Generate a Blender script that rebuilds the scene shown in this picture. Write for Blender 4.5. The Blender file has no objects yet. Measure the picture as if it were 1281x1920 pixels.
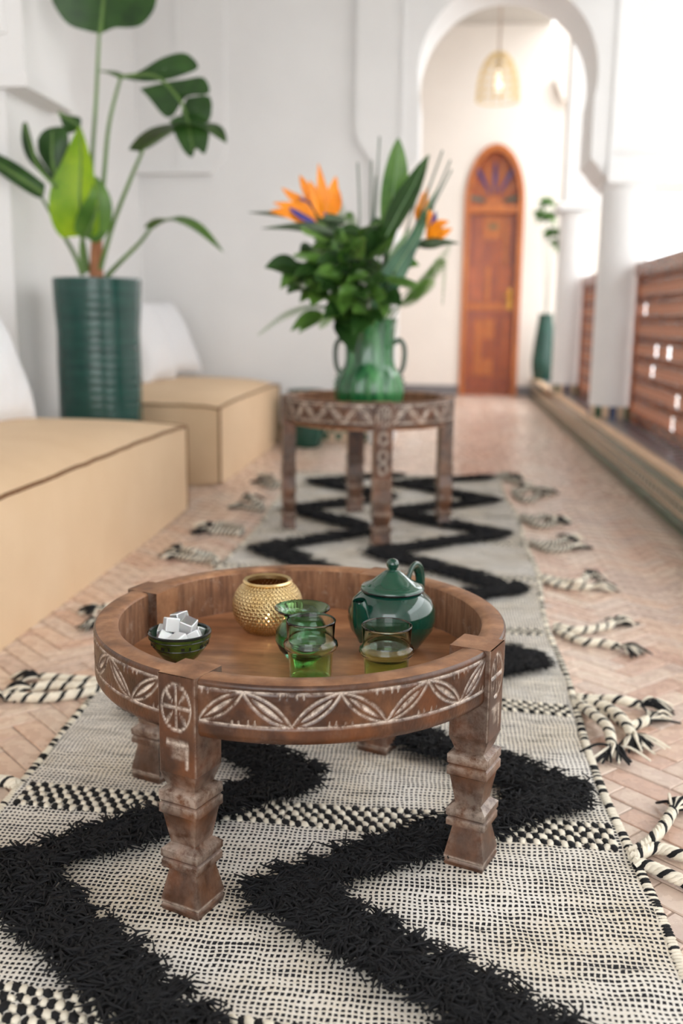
import bpy, math, random
import numpy as np
from mathutils import Vector, Matrix
from mathutils.geometry import tessellate_polygon
random.seed(7); RNG = np.random.default_rng(7)
SC = bpy.context.scene; COL = SC.collection
PI = math.pi
# ------------------------------------------------------------------ camera
F = 1867.0; H = .75
R_ = np.array([0.99468798, 0.10226001, 0.01177757]); D_ = np.array([0.03108688, -0.18935102, -0.98141724]); W_ = np.array([-0.09812965, 0.97657006, -0.19152413])
CAM = np.array([0, 0, H])
cd = bpy.data.cameras.new('camera'); cam = bpy.data.objects.new('camera', cd); COL.objects.link(cam)
cd.sensor_fit = 'VERTICAL'; cd.sensor_height = 36.0; cd.lens = 35.0; cd.clip_start = .05; cd.clip_end = 200
cam.matrix_world = Matrix(((R_[0], -D_[0], -W_[0], 0), (R_[1], -D_[1], -W_[1], 0), (R_[2], -D_[2], -W_[2], H), (0, 0, 0, 1)))
cd.dof.use_dof = True; cd.dof.focus_distance = 1.30; cd.dof.aperture_fstop = 2.7
SC.camera = cam
# ------------------------------------------------------------------ sky and exposure
w = bpy.data.worlds.new('sky'); SC.world = w; w.use_nodes = True
bg = w.node_tree.nodes['Background']; bg.inputs['Color'].default_value = (.97, .985, 1.0, 1); bg.inputs['Strength'].default_value = 2.2
vs = SC.view_settings; vs.view_transform = 'Standard'; vs.look = 'None'; vs.gamma = 1; vs.use_curve_mapping = False; vs.exposure = 1.0
# ------------------------------------------------------------------ pixel helpers
def ray(x, y): return W_ + R_*((x-640.5)/F) + D_*((y-960)/F)
def gz(x, y, z=0): d = ray(x, y); return CAM + d*((z-H)/d[2])
def atY(x, y, Y): d = ray(x, y); return CAM + d*(Y/d[1])
# ------------------------------------------------------------------ materials
def lin(c): return tuple(((v/255)/12.92 if v/255 <= .04045 else ((v/255+.055)/1.055)**2.4) for v in c)
class N:
    def __init__(s, name):
        s.m = bpy.data.materials.new(name); s.m.use_nodes = True; s.t = s.m.node_tree; s.b = s.t.nodes['Principled BSDF']
        s.out = s.t.nodes['Material Output']; s._tc = None
    def n(s, typ, **k):
        o = s.t.nodes.new(typ)
        for a, v in k.items(): setattr(o, a, v)
        return o
    def l(s, a, b): s.t.links.new(a, b)
    def co(s, scale=(1, 1, 1), rot=(0, 0, 0), kind='Object'):
        tc = s.n('ShaderNodeTexCoord'); mp = s.n('ShaderNodeMapping'); mp.inputs['Scale'].default_value = scale; mp.inputs['Rotation'].default_value = rot
        s.l(tc.outputs[kind], mp.inputs[0]); return mp.outputs[0]
    def noise(s, vec, scale, detail=3, rough=.55):
        o = s.n('ShaderNodeTexNoise'); o.inputs['Scale'].default_value = scale; o.inputs['Detail'].default_value = detail; o.inputs['Roughness'].default_value = rough
        if vec is not None: s.l(vec, o.inputs['Vector'])
        return o.outputs['Fac']
    def ramp(s, fac, stops):
        o = s.n('ShaderNodeValToRGB'); e = o.color_ramp.elements
        while len(e) < len(stops): e.new(.5)
        for i, (p, c) in enumerate(stops): e[i].position = p; e[i].color = (*c, 1)
        s.l(fac, o.inputs[0]); return o.outputs[0]
    def mix(s, fac, a, b, mode='MIX'):
        o = s.n('ShaderNodeMix', data_type='RGBA', blend_type=mode)
        for v, i in ((fac, 0), (a, 6), (b, 7)):
            if isinstance(v, (int, float)): o.inputs[i].default_value = v
            elif isinstance(v, tuple): o.inputs[i].default_value = (*v, 1)
            else: s.l(v, o.inputs[i])
        return o.outputs[2]
    def math(s, op, a, b=None, c=None, clamp=False):
        o = s.n('ShaderNodeMath', operation=op, use_clamp=clamp)
        for i, v in enumerate((a, b, c)):
            if v is None: continue
            if isinstance(v, (int, float)): o.inputs[i].default_value = v
            else: s.l(v, o.inputs[i])
        return o.outputs[0]
    def bump(s, h, strength=.3, dist=.01):
        o = s.n('ShaderNodeBump'); o.inputs['Strength'].default_value = strength; o.inputs['Distance'].default_value = dist
        s.l(h, o.inputs['Height']); s.l(o.outputs[0], s.b.inputs['Normal'])
    def set(s, col=None, rough=None, **k):
        if col is not None:
            if isinstance(col, tuple): s.b.inputs['Base Color'].default_value = (*col, 1)
            else: s.l(col, s.b.inputs['Base Color'])
        if rough is not None:
            if isinstance(rough, (int, float)): s.b.inputs['Roughness'].default_value = rough
            else: s.l(rough, s.b.inputs['Roughness'])
        for a, v in k.items(): s.b.inputs[a.replace('_', ' ')].default_value = v
        return s.m
M = {}
def plain(key, rgb, rough=.5, var=.08, scale=8, bump=0, **k):
    q = N(key); c = lin(rgb)
    f = q.noise(q.co(), scale)
    lo = tuple(max(0, v*(1-var)) for v in c); hi = tuple(min(1, v*(1+var)) for v in c)
    q.set(q.ramp(f, [(.3, lo), (.7, hi)]), rough, **k)
    if bump: q.bump(q.noise(q.co(), scale*12), bump, .004)
    M[key] = q.m; return q.m
plain('plaster', (236, 235, 234), .75, .02, 3, .08)
plain('plaster_warm', (240, 231, 222), .75, .02, 3, .08)
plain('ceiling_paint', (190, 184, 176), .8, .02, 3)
plain('mortar', (172, 152, 138), .9, .15, 40, .3)
plain('cream_tile', (214, 188, 160), .35, .12, 30)
plain('green_tile', (56, 92, 70), .15, .25, 30)
plain('blue_tile', (24, 38, 84), .15, .2, 30)
plain('coping', (224, 192, 158), .5, .1, 14, .2)
plain('slate_tile', (118, 114, 116), .3, .2, 40)
plain('white', (238, 238, 240), .8, .02, 5)
plain('gold_door', (190, 140, 60), .25, .1, 20, Metallic=1.0)
plain('plaque', (120, 105, 70), .4, .2, 30)
plain('pane_blue', (62, 62, 120), .1, .2, 10)
plain('pane_green', (48, 92, 72), .1, .2, 10)
plain('cord', (170, 150, 135), .7, .1, 30)
plain('wicker', (232, 205, 150), .6, .15, 60)
plain('enamel', (14, 58, 46), .06, .12, 6, Coat_Weight=.6, Coat_Roughness=.03)
plain('enamel_lid_lit', (18, 70, 52), .08, .15, 6, Coat_Weight=.6, Coat_Roughness=.03)  # body enamel made lighter: light falling on the lid put into its colour
plain('enamel_rim', (16, 20, 22), .15, .1, 10)
plain('wax_candle', (235, 225, 200), .5, .03, 10, Subsurface_Weight=.3)
plain('tin', (190, 190, 190), .3, .05, 10, Metallic=1.0)
plain('soil', (60, 44, 34), .95, .3, 40, .5)
plain('black_yarn', (8, 9, 14), .85, .5, 60)
plain('cream_yarn', (234, 226, 208), .95, .12, 60)
plain('dark_pot_glaze', (26, 70, 58), .18, .2, 5)
plain('pot_stem', (96, 128, 62), .5, .2, 12)
plain('stem_green', (86, 128, 58), .5, .2, 12)
plain('grass_stem', (116, 128, 116), .6, .15, 20)
plain('orange_sepal', (250, 146, 14), .45, .12, 25, Subsurface_Weight=.15)
plain('violet_petal', (58, 52, 130), .45, .2, 25)
plain('bract', (66, 84, 58), .45, .4, 18)
plain('concrete', (205, 203, 198), .8, .05, 4)
q = N('bulb'); q.set((1, .97, .9), .3); q.b.inputs['Emission Color'].default_value = (1, .92, .78, 1); q.b.inputs['Emission Strength'].default_value = .5; M['bulb'] = q.m
q = N('flame'); q.set((1, .6, .2), .5); q.b.inputs['Emission Color'].default_value = (1, .55, .18, 1); q.b.inputs['Emission Strength'].default_value = 18; M['flame'] = q.m
q = N('sugar'); q.set((.98, .98, .98), .6, Subsurface_Weight=.15); q.bump(q.noise(q.co(), 900, 2), .6, .0006); M['sugar'] = q.m
# bricks
def brick_mat(key, single):
    q = N(key)
    if single: rnd = q.n('ShaderNodeObjectInfo').outputs['Random']
    else: rnd = q.n('ShaderNodeNewGeometry').outputs['Random Per Island']
    base = q.ramp(rnd, [(0, lin((188, 158, 143))), (.3, lin((211, 180, 163))), (.55, lin((201, 180, 169))), (.8, lin((219, 192, 176))), (1, lin((184, 166, 157)))])
    g = q.noise(q.co(kind='Object', scale=(1, 1, 1)), 30, 4)
    col = q.mix(.5, base, q.ramp(g, [(.3, (.50, .47, .44)), (.7, (.80, .77, .73))]), 'OVERLAY')
    q.set(col, q.ramp(g, [(.3, (.18,)*3), (.7, (.36,)*3)])); q.bump(q.noise(q.co(), 90, 4), .25, .003); M[key] = q.m
brick_mat('brick', True); brick_mat('brick_joined', False)
# wood: carved, with pale wax left in the cuts (attribute wax)
def wood(key, dark, mid, light, rough=.5, stretch=(14, 14, 2.5), wax=False, scale=3.0, dust=.0):
    q = N(key); v = q.co(stretch)
    f = q.noise(v, scale, 5, .6); g = q.noise(q.co(), 26, 4)
    col = q.ramp(f, [(.25, lin(dark)), (.5, lin(mid)), (.75, lin(light))])
    col = q.mix(.35, col, q.ramp(g, [(.3, (.25, .22, .2)), (.7, (.72, .7, .68))]), 'OVERLAY')
    if wax: col = q.mix(q.ramp(q.noise(q.co(), 16, 3), [(.52, (0, 0, 0)), (.72, (.5,)*3)]), col, lin((128, 74, 38)))
    hgt = f
    if dust:
        d = q.noise(q.co(), 55, 4, .7)
        col = q.mix(q.math('MULTIPLY', q.math('SMOOTH_MAX', q.math('MULTIPLY_ADD', d, 4, -2.2), 0, .1), dust, clamp=True), col, lin((196, 176, 160)))
    if wax:
        at = q.n('ShaderNodeAttribute', attribute_name='wax').outputs['Fac']
        nz = q.ramp(q.noise(q.co(), 70, 4, .7), [(.36, (.05,)*3), (.6, (1, 1, 1))])
        fac = q.math('MULTIPLY', at, nz, clamp=True)
        col = q.mix(fac, col, lin((222, 206, 190)))
    q.set(col, rough); q.bump(hgt, .15, .002); M[key] = q.m
wood('carved_wood', (40, 24, 16), (74, 47, 32), (116, 78, 52), .34, (6, 6, 3), True, 4, .10)
wood('rim_wood', (98, 64, 42), (144, 102, 72), (180, 136, 102), .5, (5, 5, 5), False, 5, .12)
wood('tray_wood', (108, 70, 47), (164, 114, 80), (204, 154, 114), .30, (3.5, 13, 5), False, 2.2)
wood('rough_wood', (90, 60, 42), (130, 92, 66), (160, 120, 90), .8, (40, 40, 4), False, 3, .5)
wood('door_wood', (128, 54, 18), (168, 82, 32), (196, 104, 46), .22, (14, 14, 1.2), False, 2.5)
wood('door_panel', (112, 46, 20), (150, 70, 32), (182, 92, 50), .22, (14, 14, 1.2), False, 2.5)
wood('casing_wood', (150, 78, 28), (186, 104, 44), (208, 126, 58), .3, (14, 14, 1.2), False, 2.5)
wood('rail_wood', (104, 56, 36), (150, 92, 66), (180, 120, 92), .22, (10, 2, 10), False, 3)
wood('bark', (120, 70, 44), (168, 110, 76), (196, 140, 100), .7, (20, 20, 4), False, 3)
# rug weave
q = N('rug_weave')
tc = q.n('ShaderNodeTexCoord'); sx = q.n('ShaderNodeSeparateXYZ'); q.l(tc.outputs['Object'], sx.inputs[0])
d1 = q.noise(q.co(), 22, 2); d2 = q.noise(q.co((1, 6, 1)), 9, 3)
d3 = q.noise(q.co((14, 120, 1)), 1.6, 2, .6)
u = q.math('ADD', q.math('MULTIPLY', sx.outputs[0], 2*PI/.0072), q.math('MULTIPLY', d1, 9.0))
v = q.math('ADD', q.math('MULTIPLY', sx.outputs[1], 2*PI/.0086), q.math('MULTIPLY', d1, 11.0))
su = q.math('SINE', u); sv = q.math('SINE', v)
mn = q.math('SMOOTH_MIN', su, sv, .35)
k = q.math('ADD', mn, q.math('MULTIPLY_ADD', d2, 2.0, -.95)); k = q.math('ADD', k, q.math('MULTIPLY_ADD', d3, 2.4, -1.1))
fac = q.math('MULTIPLY_ADD', k, 1.9, .44, clamp=True)
tone = q.ramp(q.noise(q.co((1, 1, 1)), 5, 3), [(.35, lin((222, 212, 194))), (.65, lin((238, 234, 226)))])
tone = q.mix(.4, tone, q.ramp(q.noise(q.co((1, 1, 1)), 260, 2), [(.3, (.25,)*3), (.7, (.8,)*3)]), 'OVERLAY')
q.set(q.mix(fac, tone, lin((22, 22, 28))), .95)
q.bump(q.math('SUBTRACT', 1, fac), .8, .003); M['rug_weave'] = q.m
# burlap
q = N('burlap'); 
bw = q.noise(q.co((400, 60, 400)), 1, 2); bw2 = q.noise(q.co((60, 400, 60)), 1, 2)
bz = q.math('ADD', bw, bw2)
q.set(q.mix(q.noise(q.co(), 4, 3), lin((216, 184, 146)), lin((234, 206, 172))), .9); q.bump(bz, .25, .002); M['burlap'] = q.m
plain('seam', (128, 92, 62), .9, .2, 60)
q = N('linen'); q.set((.86, .86, .88), .9); q.bump(q.noise(q.co((1, 1, 1)), 14, 4, .6), .5, .03); M['linen'] = q.m
# planter glaze: thrown rings
q = N('planter_glaze'); v = q.co(); s3 = q.n('ShaderNodeSeparateXYZ'); q.l(v, s3.inputs[0])
wv = q.math('SINE', q.math('ADD', q.math('MULTIPLY', s3.outputs[2], 190), q.math('MULTIPLY', q.noise(v, 5), 9)))
fz = q.noise(q.co((3, 3, 40)), 1.4, 3)
q.set(q.ramp(fz, [(.3, lin((26, 64, 58))), (.7, lin((36, 80, 72)))]), .2); q.bump(wv, .07, .004); M['planter_glaze'] = q.m
# vase glaze
q = N('vase_glaze'); fz = q.noise(q.co((26, 26, 3)), 1.0, 3)
q.set(q.ramp(fz, [(.32, lin((10, 48, 28))), (.5, lin((30, 94, 52))), (.70, lin((86, 146, 92)))]), .08, Coat_Weight=.5); M['vase_glaze'] = q.m
q = N('dark_glaze'); q.set(lin((24, 62, 40)), .08, Coat_Weight=.4); M['dark_glaze'] = q.m
# bowl glaze
q = N('bowl_glaze'); q.set(q.ramp(q.noise(q.co(), 60, 4), [(.3, lin((34, 52, 20))), (.7, lin((74, 98, 30)))]), .12); M['bowl_glaze'] = q.m
q = N('bowl_rim'); q.set(lin((26, 34, 34)), .12); M['bowl_rim'] = q.m
def glass(key, col, rough=.0, ior=1.46):
    q = N(key); q.set(col, rough, Transmission_Weight=1.0, IOR=ior); M[key] = q.m
glass('tea_glass', (.88, .985, .90), 0, 1.40); glass('tea_glass_base', (.72, .92, .52), 0, 1.36); glass('jug_glass', (.26, .68, .44))
plain('gold_inner_shade', (92, 60, 26), .45, .1, 20, Metallic=.6)  # dark lining: the darkness seen through the holes put into the colour
wood('spindle_wood_lit', (140, 86, 62), (184, 130, 104), (208, 160, 134), .15, (10, 2, 10), False, 3)  # paler copy of the rail wood: glints on the turned rows put into colour
q = N('gold'); q.set(q.ramp(q.noise(q.co(), 40, 3), [(.3, lin((200, 168, 112))), (.7, lin((230, 206, 156)))]), .32, Metallic=1.0); M['gold'] = q.m
# leaves
def leafmat(key, a, b, trans=.35, rough=.35):
    q = N(key); f = q.noise(q.co(), 9, 4); col = q.ramp(f, [(.3, lin(a)), (.7, lin(b))]); q.set(col, rough)
    t = q.n('ShaderNodeBsdfTranslucent'); q.l(col, t.inputs[0]); mx = q.n('ShaderNodeMixShader'); mx.inputs[0].default_value = trans
    q.l(q.b.outputs[0], mx.inputs[1]); q.l(t.outputs[0], mx.inputs[2]); q.l(mx.outputs[0], q.out.inputs[0]); M[key] = q.m
leafmat('leaf_dark', (30, 60, 26), (60, 98, 42)); leafmat('leaf_bright', (120, 170, 24), (176, 208, 40), .5); leafmat('leaf_mid', (62, 104, 38), (108, 150, 66))
leafmat('leaf_fern', (92, 138, 56), (146, 184, 96)); leafmat('leaf_blue', (40, 84, 56), (70, 120, 84), .25); leafmat('leaf_pale', (130, 168, 124), (168, 196, 150), .3)
# ------------------------------------------------------------------ mesh helpers
def V(*a): return np.array(a, float)
def unit(v): v = np.asarray(v, float); return v/(np.linalg.norm(v)+1e-12)
ORG = {}
class MB:
    def __init__(s): s.v = []; s.f = []; s.m = []
    def add(s, vs, fs, m=0):
        o = len(s.v); s.v.extend([tuple(map(float, p)) for p in vs]); s.f.extend([tuple(i+o for i in f) for f in fs]); s.m.extend([m]*len(fs)); return s
    def box(s, c, d, m=0, rz=0, ch=0):
        x, y, z = (k/2 for k in d); cs, sn = math.cos(rz), math.sin(rz)
        P = [(i*x, j*y, k*z) for k in (-1, 1) for j in (-1, 1) for i in (-1, 1)]
        if ch:   # chamfered top
            P = P[:4] + [(a, b, z-ch) for a, b, _ in P[4:]] + [(a-math.copysign(ch, a), b-math.copysign(ch, b), z) for a, b, _ in P[4:]]
            fs = [(0, 2, 3, 1), (0, 1, 5, 4), (1, 3, 7, 5), (3, 2, 6, 7), (2, 0, 4, 6), (4, 5, 9, 8), (5, 7, 11, 9), (7, 6, 10, 11), (6, 4, 8, 10), (8, 9, 11, 10)]
        else: fs = [(0, 2, 3, 1), (4, 5, 7, 6), (0, 1, 5, 4), (1, 3, 7, 5), (3, 2, 6, 7), (2, 0, 4, 6)]
        return s.add([(c[0]+a*cs-b*sn, c[1]+a*sn+b*cs, c[2]+d_) for a, b, d_ in P], fs, m)
    def lathe(s, prof, c=(0, 0, 0), n=32, m=0, rad=None, a0=0, a1=2*PI):
        full = abs(a1-a0-2*PI) < 1e-6; cnt = n if full else n+1; vs = []
        for r, z in prof:
            for i in range(cnt):
                a = a0+(a1-a0)*i/n; k = r if rad is None else rad(r, a, z)
                vs.append((c[0]+k*math.cos(a), c[1]+k*math.sin(a), c[2]+z))
        fs = []
        for j in range(len(prof)-1):
            for i in range(n):
                i2 = (i+1) % cnt; fs.append((j*cnt+i, j*cnt+i2, (j+1)*cnt+i2, (j+1)*cnt+i))
        return s.add(vs, fs, m)
    def tube(s, path, r, n=8, m=0, cap=True, flat=None):
        P = np.array(path, float); K = len(P); r = np.broadcast_to(np.array(r, float), (K,)); T = np.gradient(P, axis=0); vs = []
        up = V(0, 0, 1) if abs(unit(T[0])[2]) < .9 else V(1, 0, 0)
        a = unit(np.cross(T[0], up))
        for i in range(K):
            t = unit(T[i]); a = unit(a-t*(a@t)); b = np.cross(t, a)
            for j in range(n):
                q_ = 2*PI*j/n; vs.append(P[i]+r[i]*(math.cos(q_)*a+(flat or 1)*math.sin(q_)*b))
        fs = [(i*n+j, i*n+(j+1) % n, (i+1)*n+(j+1) % n, (i+1)*n+j) for i in range(K-1) for j in range(n)]
        if cap: fs += [tuple(range(n))[::-1], tuple(range((K-1)*n, K*n))]
        return s.add(vs, fs, m)
    def grid(s, P, m=0, wrap=False):
        P = np.array(P); a, b = P.shape[:2]
        fs = [(i*b+j, i*b+(j+1) % b, (i+1)*b+(j+1) % b, (i+1)*b+j) for i in range(a-1) for j in range(b if wrap else b-1)]
        return s.add(P.reshape(-1, 3), fs, m)
    def poly(s, loops, fn, d0, d1, m=0):   # loops of (a,b); fn(a,b,d) -> xyz ; extruded d0..d1 with holes
        tri = tessellate_polygon([[Vector((a, b, 0)) for a, b in L] for L in loops]); flat = [p for L in loops for p in L]; n = len(flat)
        vs = [fn(a, b, d0) for a, b in flat]+[fn(a, b, d1) for a, b in flat]
        fs = [tuple(t) for t in tri]+[tuple(i+n for i in t[::-1]) for t in tri]; o = 0
        for L in loops:
            k = len(L); fs += [(o+i, o+(i+1) % k, n+o+(i+1) % k, n+o+i) for i in range(k)]; o += k
        return s.add(vs, fs, m)
    def leaf(s, mid, wid, nrm, fold=.2, m=0, wid2=None, wave=0):
        mid = np.array(mid, float); K = len(mid); T = np.gradient(mid, axis=0); P = []
        wid2 = wid if wid2 is None else wid2
        for i in range(K):
            t = unit(T[i]); n_ = np.array(nrm[i] if np.ndim(nrm) == 2 else nrm, float); n_ = unit(n_-t*(n_@t)); sd = np.cross(t, n_)
            row = []
            for a in (-1, -.6, -.2, 0, .2, .6, 1):
                ww = wid[i] if a < 0 else wid2[i]
                row.append(mid[i]+sd*ww*a+n_*ww*(fold*abs(a)+wave*math.sin(i*2.1+a*2)*abs(a)))
            P.append(row)
        return s.grid(P, m)
    def build(s, name, mats, parent=None, smooth=40, kind=None, label=None, loc=None, attr=None):
        o = V(*(loc if loc is not None else (ORG.get(parent.name, (0, 0, 0)) if parent else (0, 0, 0))))
        me = bpy.data.meshes.new(name); vs = (np.array(s.v)-o) if len(s.v) else np.zeros((0, 3))
        me.from_pydata(vs.tolist(), [], s.f)
        mats = mats if isinstance(mats, (list, tuple)) else [mats]
        for m in mats: me.materials.append(M[m])
        if len(mats) > 1: me.polygons.foreach_set('material_index', s.m)
        if smooth:
            me.polygons.foreach_set('use_smooth', [True]*len(me.polygons)); me.set_sharp_from_angle(angle=math.radians(smooth))
        if attr is not None:
            at = me.attributes.new('wax', 'FLOAT', 'POINT'); at.data.foreach_set('value', np.asarray(attr, np.float32))
        return link(name, me, parent, kind, label, loc)
def link(name, me, parent=None, kind=None, label=None, loc=None):
    ob = bpy.data.objects.new(name, me); COL.objects.link(ob)
    if parent: ob.parent = parent; ORG[ob.name] = ORG.get(parent.name, (0, 0, 0))
    if loc is not None: ob.location = loc; ORG[ob.name] = tuple(loc)
    if kind: ob['kind'] = kind
    if label: ob['label'] = label
    return ob
def np_mesh(name, verts, faces, mat, parent, kind=None, smooth=True):
    o = V(*ORG.get(parent.name, (0, 0, 0))); me = bpy.data.meshes.new(name); n, k = faces.shape
    me.vertices.add(len(verts)); me.vertices.foreach_set('co', (verts-o).astype(np.float32).ravel())
    me.loops.add(n*k); me.loops.foreach_set('vertex_index', faces.astype(np.int32).ravel())
    me.polygons.add(n); me.polygons.foreach_set('loop_start', np.arange(0, n*k, k, dtype=np.int32)); me.polygons.foreach_set('loop_total', np.full(n, k, dtype=np.int32))
    me.update(calc_edges=True); me.validate()
    if smooth: me.polygons.foreach_set('use_smooth', np.ones(n, bool))
    me.materials.append(M[mat]); return link(name, me, parent, kind)
def thing(name, label, cat, loc, group=None):
    e = bpy.data.objects.new(name, None); COL.objects.link(e); e.location = loc; e.empty_display_size = .1; ORG[e.name] = tuple(float(a) for a in loc)
    return tag(e, label, cat, group)
def tag(o, label, cat, group=None):
    o['label'] = label; o['category'] = cat
    if group: o['group'] = group
    return o
def strands(paths, rad, sides=3):
    N_, K, _ = paths.shape; T = np.gradient(paths, axis=1); T /= np.linalg.norm(T, axis=2, keepdims=True)+1e-9
    ref = np.where(np.abs(T[..., 2:3]) < .9, np.array([0, 0, 1.]), np.array([1., 0, 0])); A = np.cross(T, ref); A /= np.linalg.norm(A, axis=2, keepdims=True)+1e-9; B = np.cross(T, A)
    rad = np.broadcast_to(rad, (N_, K))[..., None, None]; ang = 2*PI*np.arange(sides)/sides
    ring = paths[:, :, None, :]+rad*(np.cos(ang)[None, None, :, None]*A[:, :, None, :]+np.sin(ang)[None, None, :, None]*B[:, :, None, :])
    verts = ring.reshape(-1, 3); i, k, j = np.meshgrid(np.arange(N_), np.arange(K-1), np.arange(sides), indexing='ij'); j2 = (j+1) % sides; b = i*K*sides
    faces = np.stack([b+k*sides+j, b+k*sides+j2, b+(k+1)*sides+j2, b+(k+1)*sides+j], -1).reshape(-1, 4)
    return verts, faces
def knots(cent, half, rz):   # low ellipsoids
    base = []; 
    for z in (-.7, .0, .75): 
        r = math.sqrt(max(0, 1-z*z))
        base += [(r*math.cos(a), r*math.sin(a), z) for a in np.arange(6)*PI/3]
    base = np.array(base); fs = [(k*6+j, k*6+(j+1) % 6, (k+1)*6+(j+1) % 6, (k+1)*6+j) for k in range(2) for j in range(6)]+[(12, 13, 14, 15), (12, 15, 16, 17)]
    cs, sn = np.cos(rz)[:, None], np.sin(rz)[:, None]; B = base[None]*half[:, None, :]
    X = B[..., 0]*cs-B[..., 1]*sn; Y = B[..., 0]*sn+B[..., 1]*cs
    vs = np.stack([X, Y, B[..., 2]], -1)+cent[:, None, :]
    fs = np.array(fs)[None]+(np.arange(len(cent))*18)[:, None, None]
    return vs.reshape(-1, 3), fs.reshape(-1, 4)
def bez(pts, n=16):
    P = np.array(pts, float); out = []; K = len(P)
    for i in range(K-1):
        p0 = P[max(i-1, 0)]; p1 = P[i]; p2 = P[i+1]; p3 = P[min(i+2, K-1)]
        for t in np.arange(n)/n: out.append(.5*((2*p1)+(-p0+p2)*t+(2*p0-5*p1+4*p2-p3)*t*t+(-p0+3*p1-3*p2+p3)*t**3))
    out.append(P[-1]); return np.array(out)
XZ = lambda a, b, d: (a, d, b)
YZ = lambda a, b, d: (d, a, b)
def arc(cx, cz, r, a0, a1, n, rz=None): return [(cx+r*math.cos(a0+(a1-a0)*i/n), cz+(rz or r)*math.sin(a0+(a1-a0)*i/n)) for i in range(n+1)]
# ================================================================== SETTING
WX = -1.84; FY = 6.0; BY = 10.1; CH = 3.46; LX = .87; LZ = .18
fl = MB().box(((WX+LX)/2, (BY-2.7)/2, -.053), (LX-WX, BY+3.3, .1)).build('floor', 'mortar', None, 0, 'structure')
# herringbone bricks
BW, BL = .05, .15; c45 = math.sqrt(.5); hor = []
for i in range(-260, 260):
    for j in range(-260, 260):
        k = (i-j) % 6
        if k == 0: cx, cy, a = i+1.5, j+.5, 0
        elif k == 5: cx, cy, a = i+.5, j+1.5, PI/2
        else: continue
        x = (cx*c45-cy*c45)*BW; y = (cx*c45+cy*c45)*BW+4.0
        if WX+.02 < x < LX-.06 and .6 < y < BY+.2: hor.append((x, y, a+PI/4))
def vis(x, y):
    if -.64 < x < .27 and y < 4.7: return False
    if x < -1.02 and (y < 3.75 or 4.3 < y < 6): return False
    q_ = V(x, y, -H); z = q_@W_; px, py = 640+F*(q_@R_)/z, 960+F*(q_@D_)/z
    return -20 < px < 1300 and py < 1960
hor.sort(key=lambda b: (not vis(b[0], b[1]), b[1]))
bm = MB().box((0, 0, -.012), (BL-.003, BW-.003, .024), ch=.0015); 
bme = bm.build('brick', 'brick', fl, 0); bmesh_ = bme.data; first = True; jb = MB()
for n_, (x, y, a) in enumerate(hor):
    dz = random.uniform(-.0012, 0)
    if n_ < 300:
        ob = bme if first else link('brick', bmesh_, fl); first = False
        ob.location = (x, y, dz); ob.rotation_euler = (random.gauss(0, .004), random.gauss(0, .004), a+random.gauss(0, .006))
    else: jb.box((x, y, -.012+dz), (BL-.003, BW-.003, .024), rz=a+random.gauss(0, .006), ch=.0015)
jb.build('brick_paving', 'brick_joined', fl, 0, 'stuff')
# left wall with projecting pier
wl = MB().box((WX-.1, (BY-3)/2, CH/2), (.2, BY+3, CH)).build('wall_left', 'plaster', None, 0, 'structure')
MB().box((WX+.07, 4.09, .81), (.14, .42, 1.62)).build('pier', 'plaster', wl, 0)
MB().box((WX+.115, 4.09, 2.53), (.23, .46, 1.86)).build('upper_pier', 'plaster', wl, 0)
MB().box((WX+.12, 4.09, 1.615), (.25, .5, .05)).build('impost_band', 'plaster', wl, 0)
MB().tube([(WX+.02+.13*math.cos(t), 3.855, 1.78+.36*math.sin(t)) for t in np.linspace(0, PI/2, 12)], .02, 8).build('arch_moulding', 'plaster', wl)
# facade with blind niche and arch
archL = [(-.30, 0), (-.30, 1.50), (-.29, 1.54), (-.25, 1.57), (-.225, 1.61), (-.185, 1.65), (-.185, 1.96)]
archA = [(p[0], p[1]) for p in arc(.30, 2.10, .5, PI+.245, -.245, 40)]
archR = [(.785, 1.96), (.785, 1.65), (.825, 1.61), (.85, 1.57), (.89, 1.54), (.90, 1.51)]
back = [(WX, 0)]+archL+archA+archR+[(1.6, 1.51), (1.6, CH), (WX, CH)]
niche = [(-.44, 1.55), (-.445, 1.62), (-.48, 1.67), (-.53, 1.73), (-.55, 1.80)]+arc(-.93, 2.5, .38, 0, PI, 30)+[(-1.31, 1.72), (-1.325, 1.66), (-1.37, 1.62), (-1.40, 1.57), (WX, 1.57)]
front = archL+archA+archR+[(1.6, 1.51), (1.6, CH), (WX, CH)]+niche[::-1]+[(-.44, 0)]
panel = [(.935, 1.715), (1.53, 1.715), (1.53, 3.2), (.935, 3.2)]
wf = MB().poly([back], XZ, FY+.05, FY+.5).build('wall_arch', 'plaster', None, 30, 'structure')
MB().poly([front, panel], XZ, FY, FY+.05).build('facing', 'plaster', wf, 30)
for x, z0 in ((-.283, 1.66), (-1.59, 1.60), (.895, 1.60)): MB().box((x, FY-.006, (z0+CH)/2), (.016, .014, CH-z0)).build('moulding', 'plaster', wf, 0)
for z, h_, p_ in ((1.53, .04, .05), (1.585, .07, .03), (1.69, .03, .015)): MB().box((1.24, FY-p_/2, z), (.72, p_, h_)).build('cornice_band', 'plaster', wf, 0)
MB().box(((WX-1.40)/2, FY-.01, 1.585), (.44, .03, .03)).build('cornice_band', 'plaster', wf, 0)
# tile baseboard of the arch wall
bb = MB().box(((WX-.44)/2, FY+.045, .055), (WX*-1-.44, .02, .11)).build('baseboard_arch', 'cream_tile', None, 0, 'structure')
tl = None
for i in range(34):
    for j in range(2):
        x = -.47-i*.04
        o_ = MB().box((x, FY+.033, .025+j*.05+.012), (.036, .01, .044)).build('tile', ('green_tile', 'cream_tile')[(i+j) % 2], bb, 0)
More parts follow.
